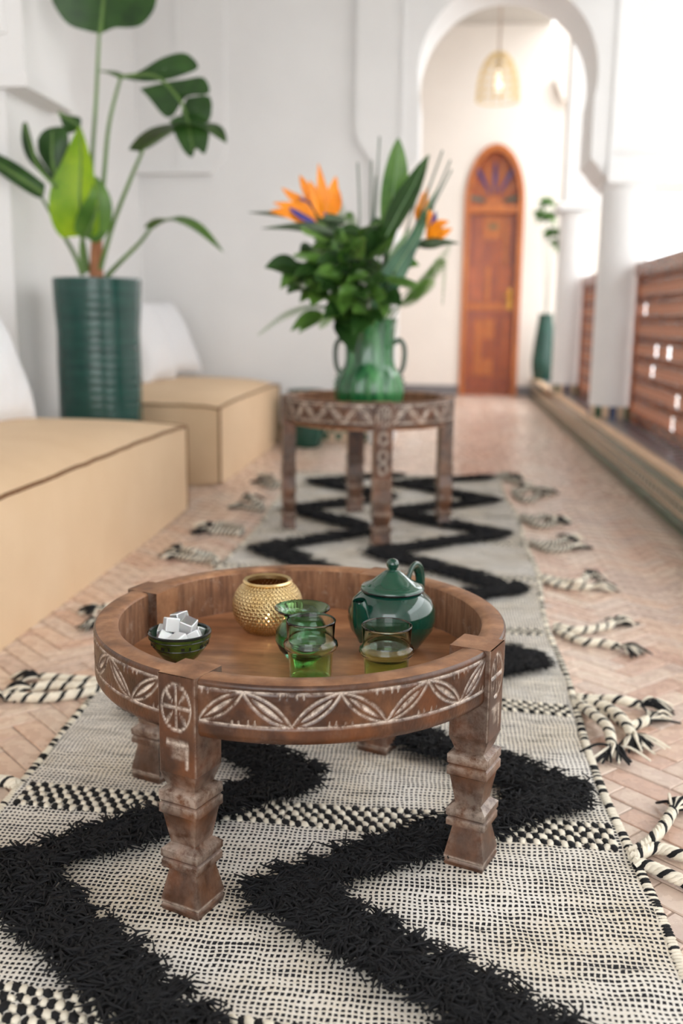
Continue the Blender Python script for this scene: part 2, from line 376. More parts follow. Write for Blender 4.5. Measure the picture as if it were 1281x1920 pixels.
# far wall with arched door
dcx, dhw, dsp, drise = .435, .285, 1.86, .535
hole = [(dcx-dhw, 0), (dcx-dhw, dsp)]+[(dcx+dhw*math.cos(t), dsp+drise*math.sin(t)) for t in np.linspace(PI, 0, 31)][1:-1]+[(dcx+dhw, dsp), (dcx+dhw, 0)]
wb = MB().poly([[(WX, 0)]+hole+[(1.6, 0), (1.6, CH), (WX, CH)]], XZ, BY, BY+.25).build('wall_far', 'plaster_warm', None, 30, 'structure')
MB().poly([[(1.02, 2.76), (1.10, 2.74), (1.10, 2.96), (.94, 2.96), (.96, 2.90)]], XZ, BY-.14, BY).build('corbel', 'plaster_warm', wb, 0)
for x0, x1 in ((WX, dcx-dhw), (dcx+dhw, 1.2)):
    b_ = MB().box(((x0+x1)/2, BY-.008, .05), (x1-x0, .016, .1)).build('baseboard_far', 'slate_tile', None, 0, 'structure')
def inset(d): return [(dcx-dhw+d, 0), (dcx-dhw+d, dsp)]+[(dcx+(dhw-d)*math.cos(t), dsp+(drise-d*1.2)*math.sin(t)) for t in np.linspace(PI, 0, 31)][1:-1]+[(dcx+dhw-d, dsp), (dcx+dhw-d, 0)]
dr = MB().poly([inset(0)+inset(.05)[::-1]], XZ, BY-.03, BY+.20).build('door_1', 'casing_wood', None, 30, 'structure')
MB().box((dcx, BY+.06, 1.80), (2*dhw-.1, .1, .07)).build('transom_bar', 'casing_wood', dr, 0)
lf = MB().box((dcx, BY+.11, .885), (2*dhw-.1, .04, 1.77)).build('door_leaf', 'door_wood', dr, 0)
pw = 2*dhw-.1; px0 = dcx-pw/2
rects = []
def rr(x0, z0, x1, z1): rects.append((px0+x0*pw, z0, px0+x1*pw, z1))
for z0, z1 in ((1.28, 1.74),):
    rr(.03, z0, .15, z1); rr(.17, z0, .28, z1); rr(.30, 1.52, .70, 1.74); rr(.30, z0, .49, 1.50); rr(.51, z0, .70, 1.50); rr(.72, z0, .83, z1); rr(.85, z0, .97, z1)
for z0, z1 in ((.93, 1.26),):
    rr(.03, z0, .36, z1); rr(.38, z0, .48, z1); rr(.50, z0, .60, z1); rr(.62, z0, .97, z1)
rr(.03, .84, .97, .91); rr(.03, .77, .97, .82)
for x0 in (.03, .20, .62, .81): rr(x0, .20, x0+.15, .75)
rr(.37, .56, .60, .75); rr(.37, .38, .48, .54); rr(.50, .38, .60, .54); rr(.37, .20, .60, .36); rr(.03, .04, .97, .18)
for i, (x0, z0, x1, z1) in enumerate(rects): MB().box(((x0+x1)/2, BY+.085, (z0+z1)/2), (x1-x0-.006, .014, z1-z0-.006)).build('panel', ('door_panel', 'door_wood', 'casing_wood')[(i*7) % 3], lf, 0)
MB().box((dcx, BY+.072, 1.64), (.09, .012, .045)).build('plaque', 'plaque', lf, 0)
hn = MB().box((dcx+.185, BY+.072, .95), (.03, .01, .2)).build('lock_plate', 'gold_door', lf, 0)
MB().tube([(dcx+.185, BY+.07, .98), (dcx+.185, BY+.03, .98), (dcx+.13, BY+.025, .98)], .008, 8).lathe([(.001, -.02), (.018, -.012), (.02, 0), (.018, .012), (.001, .02)], (dcx+.185, BY+.035, .98), 12).build('handle', 'gold_door', hn)
MB().poly([[(px0, 1.83)]+[(dcx+(dhw-.03)*math.cos(t), dsp+(drise-.03)*math.sin(t)) for t in np.linspace(PI, 0, 25)]+[(px0+pw, 1.83)]], XZ, BY+.10, BY+.12).build('fanlight_board', 'door_wood', dr, 30)
fan0 = V(dcx, 1.87)
for i, a in enumerate(np.linspace(.12, PI-.12, 9)):
    L_ = (.40*math.sin(a)**.8+.20*abs(math.cos(a)))*.92; d_ = V(math.cos(a)*.62, math.sin(a)); d_ = unit(d_); n_ = V(-d_[1], d_[0])
    pts = [fan0+d_*.09*1+n_*.006, fan0+d_*L_*.7+n_*.02, fan0+d_*L_+n_*.008, fan0+d_*L_-n_*.008, fan0+d_*L_*.7-n_*.02, fan0+d_*.09-n_*.006]
    MB().poly([[tuple(p) for p in pts]], XZ, BY+.085, BY+.10).build('pane' if i % 2 == 0 else 'fan_ray', (('pane_green' if i in (0, 8) else 'pane_blue') if i % 2 == 0 else 'casing_wood'), dr, 0)
MB().poly([[tuple(p) for p in arc(dcx, 1.835, .09, 0, PI, 12)]], XZ, BY+.07, BY+.10).build('fan_hub', 'casing_wood', dr, 0)
# ceiling, added light-blocking walls, courtyard
cl = MB().box(((WX+3.0)/2, 1.75, CH+.1), (3.0-WX, 9.5, .2)).build('ceiling', 'ceiling_paint', None, 0, 'structure')  # eave drawn far out over the courtyard, unseen, to dim the recessed panel
MB().box(((WX+.9)/2, (6.5+BY)/2+.1, CH+.1), (.9-WX, BY-6.3, .2)).build('inner_ceiling', 'ceiling_paint', cl, 0)
MB().box((1.12, -1.25, CH/2), (.2, 3.5, CH)).build('wall_light_block', 'plaster', None, 0, 'structure')  # unseen wall beside the camera, added to darken the foreground
MB().box((6.3, 4, -.06), (10.2, 22, .1)).build('floor_courtyard', 'concrete', None, 0, 'structure')
MB().box((9.0, 4, 3.0), (.3, 22, 6.2)).build('wall_courtyard', 'plaster', None, 0, 'structure')
MB().box((1.06, 1.49, (2.62+CH)/2), (.22, 8.98, CH-2.62)).build('wall_shade_lintel', 'plaster', None, 0, 'structure')  # unseen lintel over the near bay, added to hold back sky light
# kerb ledge
lg = MB().box((LX+.20, (BY-1)/2, LZ/2-.004), (.40, BY+1, LZ-.008)).build('trim_ledge', 'cream_tile', None, 0, 'structure')
MB().box((LX+.018, (BY-1)/2, LZ), (.056, BY+1, .02), ch=.006).build('coping', 'coping', lg, 0)
gt = MB(); ct = MB(); n = int((BY-.5)/.05)
for i in range(n):
    y = .5+i*.05+.025
    gt.box((LX-.004, y, .028), (.012, .047, .052)); gt.box((LX-.004, y, .148), (.012, .047, .046))
    for j in range(2):
        yy = y-.0125+j*.025
        ct.box((LX-.003, yy, .063), (.010, .0225, .013)); ct.box((LX-.003, yy, .116), (.010, .0225, .013))
        for r_, zz in enumerate((.080, .099)): (ct if (i*2+j+r_) % 3 == 0 else gt).box((LX-.003, yy, zz), (.010, .0225, .017))
gt.build('green_tiles', 'green_tile', lg, 0, 'stuff'); ct.build('cream_tiles', 'cream_tile', lg, 0, 'stuff')
st = MB()
for i in range(int(BY/.05)):
    for j in range(4): st.box((LX+.075+j*.05, .5+i*.05, LZ), (.046, .046, .01), m=(i+j) % 2 if j in (1, 2) else (1 if j == 3 else 0))
st.build('mosaic', ['slate_tile', 'blue_tile', 'cream_tile'], lg, 0, 'stuff')
# columns
def column(x, y, r, top, cap, n_):
    c = MB().lathe([(r*1.02, LZ+.075), (r*1.02, LZ+.09), (r, LZ+.10), (r*.985, top-.02), (r*1.05, top-.01), (r*1.05, top+.01)], (x, y, 0), 40).build('trim_column', 'plaster', None, 40, 'structure')
    for i in range(20):
        a0 = 2*PI*i/20; k = ('green_tile', 'cream_tile', 'blue_tile', 'cream_tile')[i % 4]
        rr_ = r*1.04; P = [(x+q_*math.cos(a), y+q_*math.sin(a), z) for z in (LZ, LZ+.075) for q_, a in ((rr_, a0+.012), (rr_, a0+PI/10-.012), (r*.8, a0+PI/10-.012), (r*.8, a0+.012))]
        MB().add(P, [(0, 1, 2, 3), (4, 7, 6, 5), (0, 4, 5, 1), (1, 5, 6, 2), (2, 6, 7, 3), (3, 7, 4, 0)]).build('tile', k, c, 0)
    if cap:
        MB().box((x+.0, y, top+.05), (r*2.3, r*2.3, .06)).build('abacus', 'plaster', c, 0)
        MB().box((x+.02, y, (top+.08+(2.62 if y < 6 else 3.5))/2), (r*2, r*2, (2.62 if y < 6 else 3.5)-top-.08)).build('pier', 'plaster', c, 0)
    return c
column(1.015, 6.12, .142, 1.50, False, 1); column(.98, 8.10, .132, 1.55, True, 2); column(1.16, 3.2, .142, 1.50, True, 3)
# lattice railings
def railing(x, y0, y1, label, detail):
    t = thing('lattice_railing', label, 'railing', (x, (y0+y1)/2, LZ+.0), 'turned wood gallery railings')
    top = 1.074; b = LZ+.005
    MB().box((x, (y0+y1)/2, top-.035), (.07, y1-y0, .07)).build('top_rail', 'rail_wood', t, 0)
    MB().box((x, (y0+y1)/2, b+.03), (.05, y1-y0, .06)).build('bottom_rail', 'rail_wood', t, 0)
    for y in (y0+.025, y1-.025): MB().box((x, y, (top+b)/2-.02), (.05, .05, top-b-.09)).build('stile', 'rail_wood', t, 0)
    za, zb = b+.06, top-.07; rows = 7; ph = (zb-za)/rows
    cnt = int((y1-y0-.1)/.060); sp = (y1-y0-.1)/cnt
    op = .058; solid = ph-op
    pr = [(.008, 0), (.0105, .004), (.0105, .008), (.0075, .012), (.0112, .022), (.0120, .029), (.0112, .036), (.0075, .046), (.0105, .050), (.0105, .054), (.008, .058)]
    spm = None; bead = MB()
    for r_ in range(rows):
        z = za+r_*ph
        MB().box((x, (y0+y1)/2, z+op+.006), (.022, y1-y0-.1, .012)).build('slat', 'rail_wood', t, 0)
        MB().box((x, (y0+y1)/2, z+ph-.006), (.022, y1-y0-.1, .012)).build('slat', 'rail_wood', t, 0)
        for i in range(cnt):
            y = y0+.05+sp*(i+.5)
            for yy in (y-sp/4, y+sp/4): bead.lathe([(.004, op+.012), (.0105, op+solid*.5), (.004, ph-.012)], (x, yy, z), 6)
            if random.random() < .04: continue
            if spm is None:
                o_ = MB().lathe(pr, (0, 0, 0), 8).build('spindle', 'spindle_wood_lit', None, 60); spm = o_.data; o_.parent = t
            else: o_ = link('spindle', spm, t)
            o_.location = (0, y-(y0+y1)/2, z-(LZ+.0))
    bead.build('bead_rows', 'rail_wood', t, 60, 'stuff')
railing(1.10, 3.36, 5.97, 'long brown turned wood lattice railing beside the tiled ledge before the arch', True)
railing(1.06, 6.27, 7.96, 'brown lattice railing between the two white columns past the arch', True)
# ================================================================== RUG
RX = lambda y: .285+.012*math.sin(y*2.3)+.006*math.sin(y*7)
RL = lambda y: -.655+.012*math.sin(y*1.9+1)+.006*math.sin(y*6)-.02*max(0, y-3)
RY0, RY1 = .55, 4.78
def rugz(x, y): return .0075+.0016*np.sin(x*17+y*5)*np.sin(y*9+1)+.0012*np.sin(y*31+x*7)
rug = thing('woven_rug', 'long cream and black flatweave rug with shaggy zigzags and braided tassels on the brick floor', 'rug', (-.185, 2.66, 0))
ys = np.linspace(RY0, RY1, 240); P = []
for y in ys:
    xs = np.linspace(RL(y), RX(y), 60); P.append([(x, y, rugz(x, y)) for x in xs])
mb = MB().grid(P); Pb = [[(p[0], p[1], .0005) for p in (row[0], row[-1])] for row in P]
mb.grid([[row[0] for row in P], [r_[0] for r_ in Pb]]); mb.grid([[r_[1] for r_ in Pb], [row[-1] for row in P]])
mb.build('weave', 'rug_weave', rug, 50)
# binding stitches along both long edges
cc, cb = [], []
for y in np.arange(RY0, RY1, .0062):
    for s_, fx in ((-1, RL), (1, RX)):
        bl = random.random() < .36
        (cb if bl else cc).append((fx(y), y, .0075, s_))
for lst, nm, mt in ((cc, 'cream_binding', 'cream_yarn'), (cb, 'black_binding', 'black_yarn')):
    A = np.array(lst); h_ = np.tile([.0085, .0030, .0040], (len(A), 1)); vv, ff = knots(A[:, :3], h_, .25*A[:, 3]+RNG.normal(0, .15, len(A))); np_mesh(nm, vv, ff, mt, rug, 'stuff')
# checker bands
BANDS = [(.905, 5), (1.385, 5), (1.885, 4), (2.37, 3), (2.87, 2), (3.36, 2), (3.79, 2), (4.37, 2), (4.72, 2)]
cc, cb = [], []
for yb, rows in BANDS:
    for r_ in range(rows):
        x = RL(yb)+.02; i = 0
        while x < RX(yb)-.012:
            y = yb+(r_-(rows-1)/2)*.0150+.012*math.sin(x*3.1+yb*5)-.05*(x+.18)
            ((cb if (i+r_) % 2 == 0 else cc)).append((x, y, float(rugz(x, y))+.001)); x += .0100; i += 1
for lst, nm, mt in ((cc, 'cream_stitches', 'cream_yarn'), (cb, 'black_stitches', 'black_yarn')):
    A = np.array(lst); A[:, :2] += RNG.normal(0, .0009, (len(A), 2)); h_ = np.tile([.0056, .0088, .0034], (len(A), 1))*RNG.uniform(.85, 1.2, (len(A), 1)); vv, ff = knots(A, h_, RNG.normal(.4, .3, len(A))); np_mesh(nm, vv, ff, mt, rug, 'stuff')
# shaggy zigzags
Lt = [.56, 1.17, 1.80, 2.42, 3.10, 3.77, 4.45]; Rt = [.86, 1.49, 2.11, 2.71, 3.43, 4.10, 4.72]
zz = [sorted([(y, xl) for y in Lt]+[(y, xr) for y in Rt]) for xl, xr in ((-.205, .215), (-.575, -.215))]
PT = []; NR = []
for Z in zz:
    for (ya, xa), (yb, xb) in zip(Z[:-1], Z[1:]):
        L_ = math.hypot(xb-xa, yb-ya); far = ya > 2.6; nn = int(L_*(7600 if not far else 3000))
        t = RNG.random(nn); off = RNG.uniform(-1, 1, nn)*.026; dx, dy = (xb-xa)/L_, (yb-ya)/L_
        bx = xa+(xb-xa)*t-dy*off; by = ya+(yb-ya)*t+dx*off
        cl = np.floor(t*L_/.013)*7.3+np.floor(off/.013)*3.1+ya*11     # tufts lean together
        ang = np.sin(cl*12.9898)*43758.5453 % 1*3.4-PI/2-1.3+RNG.normal(0, .26, nn)
        ln = (.026+.024*RNG.random(nn)**2)*(1.2 if far else 1)
        bz = rugz(bx, by)
        K = 4; s_ = np.linspace(0, 1, K)[None]; hgt = (.010+.012*RNG.random(nn))[:, None]*np.sin(np.clip(s_*1.0, 0, 1)*PI*.72)
        bend = RNG.normal(0, .7, nn)[:, None]*s_*s_
        X = bx[:, None]+ln[:, None]*s_*np.cos(ang[:, None]+bend); Y = by[:, None]+ln[:, None]*s_*np.sin(ang[:, None]+bend); Zp = bz[:, None]+hgt+.002
        PT.append(np.stack([X, Y, Zp], -1)); NR.append(np.full((nn, 1), .0022 if far else .0020)*np.array([[1, 1, .9, .5]]))
vv, ff = strands(np.concatenate(PT), np.concatenate(NR)); np_mesh('shaggy_pile', vv, ff, 'black_yarn', rug, 'stuff')
# tassels
def braid(mb, path, r):
    P = bez(path, 14); L_ = np.concatenate([[0], np.cumsum(np.linalg.norm(np.diff(P, axis=0), axis=1))]); n = max(12, int(L_[-1]/.0035)); s_ = np.linspace(0, L_[-1], n)
    Q = np.stack([np.interp(s_, L_, P[:, k]) for k in range(3)], 1); T = np.gradient(Q, axis=0)
    for k in range(4):
        ph = s_/.034*2*PI+k*PI/2; S = []
        for q_, t, a in zip(Q, T, ph):
            t = unit(t); sd = unit(np.cross(t, V(0, 0, 1))); up = np.cross(sd, t); S.append(q_+r*.62*(math.cos(a)*sd+math.sin(a)*up))
        mb.tube(S, r*.56, 6, m=1 if k == 3 or (k == 1 and r > .0095) else 0)
    return Q[-1], unit(T[-1])
def tuft(mb, p, d, n, ln, r=.0027):
    a0 = math.atan2(d[1], d[0])
    for i in range(n):
        a = a0+random.gauss(0, .38); l = ln*random.uniform(.6, 1.1); z0 = p[2]+random.uniform(-.004, .008)
        pts = [(p[0], p[1], p[2]), (p[0]+l*.5*math.cos(a), p[1]+l*.5*math.sin(a), max(.004, z0+random.uniform(0, .008))), (p[0]+l*math.cos(a+random.gauss(0, .2)), p[1]+l*math.sin(a), max(.003, z0*.4))]
        mb.tube(bez(pts, 4), [r*.9]*8+[r*.7], 5, m=1 if i % 5 < 3 else 0)
def tassel(root, ends, r=.008, tl=.05):
    mb = MB(); tf = []; 
    for e in ends:
        pts = [V(root[0], root[1]+e[0], .010)]+[V(a, b, c_) for a, b, c_ in e[1]]
        tf.append(braid(mb, pts, r))
    o_ = mb.build('tassel', ['cream_yarn', 'black_yarn'], rug, 50)
    for p, d in tf:
        m2 = MB(); tuft(m2, p, d, *((24, tl*1.15) if tl < .065 else (11, tl, .0065))); m2.build('tuft', ['cream_yarn', 'black_yarn'], o_, 50)
def g3(x, y, z=.010): p = gz(x, y, z); return (p[0], p[1], z)
# right side, near to far
tassel((.285, 1.33), [(.0, [g3(1210, 1585), g3(1240, 1555, .02), g3(1262, 1520, .014)]), (-.015, [g3(1230, 1590), g3(1285, 1605), g3(1330, 1600)]), (-.03, [g3(1220, 1625), g3(1275, 1650), g3(1320, 1665)])])
tassel((.285, 1.90), [(.02, [g3(1125, 1312), g3(1160, 1312, .018), g3(1200, 1322, .012)]), (.0, [g3(1130, 1322, .02), g3(1165, 1345, .02), g3(1185, 1378)]), (-.015, [g3(1120, 1345, .02), g3(1140, 1365, .02), g3(1148, 1400)]), (-.01, [g3(1140, 1335), g3(1180, 1360), g3(1215, 1350)])], .009, .055)
tassel((.29, 2.38), [(.02, [g3(1080, 1182), g3(1120, 1178), g3(1150, 1170)]), (-.01, [g3(1090, 1202), g3(1125, 1205), g3(1160, 1212)])], .009, .06)
tassel((.30, 2.86), [(.0, [g3(1045, 1096), g3(1075, 1100), g3(1110, 1100)]), (.02, [g3(1050, 1090), g3(1085, 1092, .03), g3(1100, 1080, .035)])], .009, .06)
tassel((.31, 3.36), [(.0, [g3(1020, 1028), g3(1045, 1030), g3(1070, 1026)]), (-.02, [g3(1015, 1020), g3(1040, 1018), g3(1062, 1012)])], .010, .07)
tassel((.31, 3.79), [(.0, [g3(1000, 982), g3(1020, 985), g3(1040, 980)]), (.02, [g3(1000, 972), g3(1020, 968), g3(1042, 972)])], .010, .07)
tassel((.32, 4.37), [(.0, [g3(972, 932), g3(990, 938), g3(1010, 930)]), (.03, [g3(975, 922), g3(990, 915), g3(1015, 918)])], .011, .08)
tassel((.30, 4.72), [(.0, [g3(950, 898), g3(965, 902), g3(980, 908)]), (.03, [g3(930, 893), g3(950, 888), g3(962, 892)])], .011, .07)
# left side
tassel((-.655, 1.88), [(.0, [g3(150, 1275), g3(110, 1272), g3(75, 1270)]), (-.02, [g3(150, 1288), g3(100, 1285), g3(60, 1290)]), (-.035, [g3(140, 1302), g3(80, 1308), g3(10, 1306)])], .009, .055)
tassel((-.66, 1.42), [(.0, [g3(10, 1465), g3(-30, 1462), g3(-80, 1465)])], .009, .05)
tassel((-.67, 2.38), [(.0, [g3(225, 1140), g3(205, 1138), g3(190, 1140)]), (-.02, [g3(230, 1165), g3(205, 1162), g3(185, 1166)])], .009, .05)
tassel((-.68, 2.90), [(.0, [g3(390, 1050), g3(360, 1048), g3(335, 1043)]), (.03, [g3(395, 1042), g3(365, 1035, .03), g3(340, 1032, .02)])], .010, .07)
tassel((-.69, 3.36), [(.0, [g3(445, 1000), g3(420, 997), g3(395, 996)]), (.03, [g3(445, 990), g3(420, 984), g3(400, 985)])], .011, .07)
tassel((-.70, 3.80), [(.0, [g3(490, 955), g3(475, 952), g3(462, 950)]), (.03, [g3(492, 947), g3(478, 940, .03), g3(470, 935, .03)])], .011, .08)
tassel((-.71, 4.35), [(.0, [g3(515, 912), g3(503, 910), g3(492, 905)]), (.03, [g3(518, 905), g3(508, 898), g3(498, 893)])], .011, .08)
# ================================================================== SOFA BLOCKS
def sofa(x0, x1, y0, y1, h, label):
    cx, cy = (x0+x1)/2, (y0+y1)/2; t = thing('floor_sofa', label, 'sofa', (cx, cy, 0)); hx, hy = (x1-x0)/2, (y1-y0)/2
    def disp(u, v, w_):   # unit cube -1..1 -> soft block
        bx = 1-.02*(1-w_*w_)*0; ed = lambda a: (1-a*a)
        x = cx+hx*u*(1+.012*ed(v)*ed(w_)*abs(u)); y = cy+hy*v*(1+.008*ed(u)*ed(w_)); z = h/2+h/2*w_
        if w_ > 0: z += .055*(max(0, 1-u**4)*max(0, 1-v**4))**.8*w_
        k = .012*(abs(u)*abs(v))**6*w_; z -= k
        return (x, y, max(z, .0))
    mb = MB(); g_ = np.linspace(-1, 1, 17)
    mb.grid([[disp(u, v, 1) for u in g_] for v in g_]); mb.grid([[disp(u, v, -1) for v in g_] for u in g_])
    for sgn in (-1, 1):
        A = [[disp(sgn, v, w_) for v in g_] for w_ in g_]; B = [[disp(u, sgn, w_) for u in g_] for w_ in g_]
        mb.grid(A if sgn > 0 else [r_[::-1] for r_ in A]); mb.grid(B if sgn < 0 else [r_[::-1] for r_ in B])
    mb.build('body', 'burlap', t, 45)
    e = np.linspace(-1, 1, 40); jit = lambda p: V(*p)+V(0, 0, random.uniform(-.0015, .0015))
    for f_ in (lambda a: disp(1, a, 1), lambda a: disp(a, -1, 1), lambda a: disp(a, 1, 1), lambda a: disp(1, -1, a), lambda a: disp(1, 1, a)):
        MB().tube([jit(f_(a)) for a in e], .0055, 6).build('piping', 'seam', t)
    return t
s1 = sofa(WX+.01, -.98, .9, 3.74, .345, 'long tan burlap floor sofa beside the carved tables, running in front of the green planter')
s2 = sofa(WX+.01, -.985, 4.34, 5.96, .36, 'tan burlap floor sofa between the green planter and the arched white wall')
def pillow(c, size, th, rx, ry, rz, label, group=None):
    mb = MB(); n = 22; g_ = np.linspace(-1, 1, n); Rm = Matrix.Rotation(rz, 3, 'Z') @ Matrix.Rotation(ry, 3, 'Y') @ Matrix.Rotation(rx, 3, 'X')
    for sgn in (1, -1):
        P = []
        for u in g_:
            row = []
            for v in g_:
                e_ = max(0, (1-u*u)*(1-v*v)); p = Vector((size/2*u*(1-.07*(1-v*v)), size/2*v*(1-.07*(1-u*u)), sgn*th/2*e_**.42+.006*math.sin(u*7+v*4)*e_))
                p = Rm @ p; row.append((c[0]+p.x, c[1]+p.y, c[2]+p.z))
            P.append(row if sgn > 0 else row[::-1])
        mb.grid(P)
    o_ = mb.build('cushion', 'linen', None, 60, loc=(c[0], c[1], c[2])); return tag(o_, label, 'cushion', group)
pillow((-1.60, 3.30, .60), .52, .20, 0, math.radians(68), 0, 'white linen cushion leaning on the wall on the sofa in front of the planter')
pillow((-1.58, 5.18, .615), .46, .20, 0, math.radians(66), math.radians(-4), 'white linen cushion on the sofa behind the planter, nearer to the planter')
pillow((-1.60, 5.70, .625), .46, .18, 0, math.radians(64), math.radians(-14), 'white linen cushion on the sofa behind the planter, tucked in the wall corner')
# ================================================================== CARVED TABLES
def vesica(S, Z, n, h0, h1, style):
    """carving depth 0..1 on the apron: S in 0..1 along, Z in 0..1 up"""
    g = np.zeros_like(S)
    line = lambda d, w_: np.clip(1-np.abs(d)/w_, 0, 1)
    asp = style['asp']; zz_ = (Z-h0)/(h1-h0); inside = ((zz_ > -.02) & (zz_ < 1.02)).astype(float)
    g = np.maximum(g, line(zz_, .05)); g = np.maximum(g, line(zz_-1, .05))
    x = S*n; k = np.floor(x); f = x-k; up = (k % 2 == 0)
    f = np.where(up, f, 1-f); 
    # leaf from (0,0) to (1,1) in cell; coordinates scaled by aspect
    a_ = asp; ln = math.hypot(a_, 1); uu = (f*a_*a_+zz_)/(ln*ln); ww = (f*a_-zz_*a_)/ln/ a_*1.0
    ww = (f-zz_)*a_/ln
    b_ = style['b']*4*np.clip(uu*(1-uu), 0, 1); ok = ((uu > .0) & (uu < 1.0))*inside
    g = np.maximum(g, ok*line(np.abs(ww)-b_, .05)); 
    c_ = .075*4*np.clip((uu-.14)*(.86-uu)/.72**2*1.0, 0, 1)/1.0
    g = np.maximum(g, ok*np.clip((c_-np.abs(ww))/.03, 0, 1)*.95)
    # small notches between the leaves
    for z_, sg in ((1, -1), (0, 1)):
        at = np.where(up, f, f); cx_ = .0 if z_ == 1 else 1.0
        for o_ in (.10, .24): 
            dd = np.abs(np.abs(f-cx_)-o_)*a_; hh = (zz_-z_)*sg
            g = np.maximum(g, inside*((hh > 0) & (hh < .2))*np.clip(1-dd/(.06*(1-hh/.2)+1e-3), 0, 1))
    return g
def rosette(U, Z):
    r = np.hypot(U, Z); a = np.arctan2(Z, U); line = lambda d, w_: np.clip(1-np.abs(d)/w_, 0, 1); g = line(r-.82, .07)
    ins = r < .82
    g = np.maximum(g, ins*np.maximum(line(U, .06+.05*np.abs(Z)), line(Z, .06+.05*np.abs(U))))
    for s_ in (1, -1):
        d = np.abs(U-s_*Z)/1.414; al = np.abs(U+s_*Z)/1.414; g = np.maximum(g, ins*(al > .28)*np.clip(1-d/(.16*np.clip((al-.22)/.5, 0, 1)*np.clip((.82-al)/.2, 0, 1)+1e-3), 0, 1)*.8)
    return g
def table(name, label, c, Rr, h, z0, legs, hw, prof, n_leaf, style, th=.028, tray=.006, res=(300, 44), kr=1.0, wk=.62):
    t = thing(name, label, 'table', (c[0], c[1], .006))
    pt = lambda r, a, z: (c[0]+r*math.sin(a), c[1]-r*math.cos(a), z)
    da = math.asin(hw/Rr)
    for i in range(4):
        a0 = legs[i]+da; a1 = legs[(i+1) % 4]-da
        while a1 < a0: a1 += 2*PI
        # outer carved face
        nu, nv = res; S, Z = np.meshgrid(np.linspace(0, 1, nu), np.linspace(0, 1, nv)); hh = h-z0
        g = vesica(S, Z, n_leaf, style['lo'], style['hi'], style)
        A = a0+(a1-a0)*S; zz_ = z0+hh*Z; bulge = -.004*np.clip((.12-Z)/.12, 0, 1)**2-.003*np.clip((Z-.94)/.06, 0, 1)**2
        low = -.003*((Z < style['lo']-.03))*0
        r = Rr+bulge-g*.0024+RNG.normal(0, .00012, S.shape)
        P = np.stack([c[0]+r*np.sin(A), c[1]-r*np.cos(A), zz_], -1); mb = MB().grid(P)
        wx = list((np.clip(g, 0, 1)*1.0).ravel())
        mb.build('apron', 'carved_wood', t, 60, attr=wx)
        mb = MB(); angs = np.linspace(a0, a1, 60)
        mb.grid([[pt(Rr-.003, a, h) for a in angs], [pt(Rr-.012, a, h+.0012) for a in angs], [pt(Rr-th*.6, a, h+.0012) for a in angs], [pt(Rr-th+.002, a, h) for a in angs], [pt(Rr-th, a, h-.003) for a in angs]])
        mb.build('rim', 'rim_wood', t, 60)
        mb = MB(); mb.grid([[pt(Rr-th, a, h-.003) for a in angs], [pt(Rr-th, a, z0) for a in angs], [pt(Rr-.004, a, z0) for a in angs]]); mb.build('inner_wall', 'rough_wood', t, 50)
    # tray board
    mb = MB().lathe([(0.0005, z0+tray), (Rr*.5, z0+tray), (Rr-th+.002, z0+tray), (Rr-th+.002, z0-.012), (.0005, z0-.012)], (c[0], c[1], 0), 64); mb.build('tray', 'tray_wood', t, 40)
    # legs
    for a in legs:
        er = V(math.sin(a), -math.cos(a), 0); et = V(math.cos(a), math.sin(a), 0); ro = Rr+.006; rc = ro-hw*kr; base = V(c[0], c[1], 0)
        mb = MB(); wax = []
        zt = h+.0014; zb = prof[0][1]
        # upper block: outward face with rosette grid, other faces plain; deeper inside
        n = 36; U, Zg = np.meshgrid(np.linspace(-1, 1, n), np.linspace(0, 1, n)); zz_ = zb+(zt-zb)*Zg
        zc = h-.5*(h-z0)-.002; gs = rosette(U*1.05, (zz_-zc)/((h-z0)*.48)); gs = gs*(np.abs(zz_-zc) < (h-z0)*.5)
        edge = np.clip((np.abs(U)-.93)/.07, 0, 1)
        low = style['block'](U, (zz_-zb)/max(1e-4, (z0-zb)))*(zz_ < z0) if z0-zb > .01 else 0*U
        g = np.clip(gs+low, 0, 1); rr_ = ro-g*.0022-edge*.002
        P = base+rr_[..., None]*er+(U*hw)[..., None]*et; P[..., 2] = zz_; mb.grid(P); wax += list(np.clip(g*1.0+edge*.35, 0, 1).ravel())
        ri = Rr-th-.018; k0 = len(mb.v)
        def q4(pts, w_=0.05, mi=0):
            o = len(mb.v); mb.v.extend([tuple(p) for p in pts]); mb.f.append(tuple(range(o, o+len(pts)))); mb.m.append(mi); wax.extend([w_]*len(pts))
        cor = lambda r, s_, z: base+er*r+et*hw*s_+V(0, 0, z)
        ro2 = ro-.002
        for s_ in (-1, 1):
            q4([cor(ro2, s_, zb), cor(ro2, s_, zt), cor(ri, s_, zt), cor(ri, s_, z0-.012), cor(rc-hw*kr, s_, z0-.012), cor(rc-hw*kr, s_, zb)], .12)
        q4([cor(ri, -1, z0-.012), cor(ri, 1, z0-.012), cor(ri, 1, zt), cor(ri, -1, zt)], 0, 1); q4([cor(ro2, -1, zt), cor(ro2, 1, zt), cor(ri, 1, zt), cor(ri, -1, zt)], .1, 1)
        q4([cor(rc-hw*kr, -1, zb), cor(rc-hw*kr, 1, zb), cor(rc-hw*kr, 1, z0-.012), cor(rc-hw*kr, -1, z0-.012)], 0); q4([cor(rc-hw*kr, -1, z0-.012), cor(rc-hw*kr, 1, z0-.012), cor(ri, 1, z0-.012), cor(ri, -1, z0-.012)], 0)
        # turned square profile
        ring0 = None
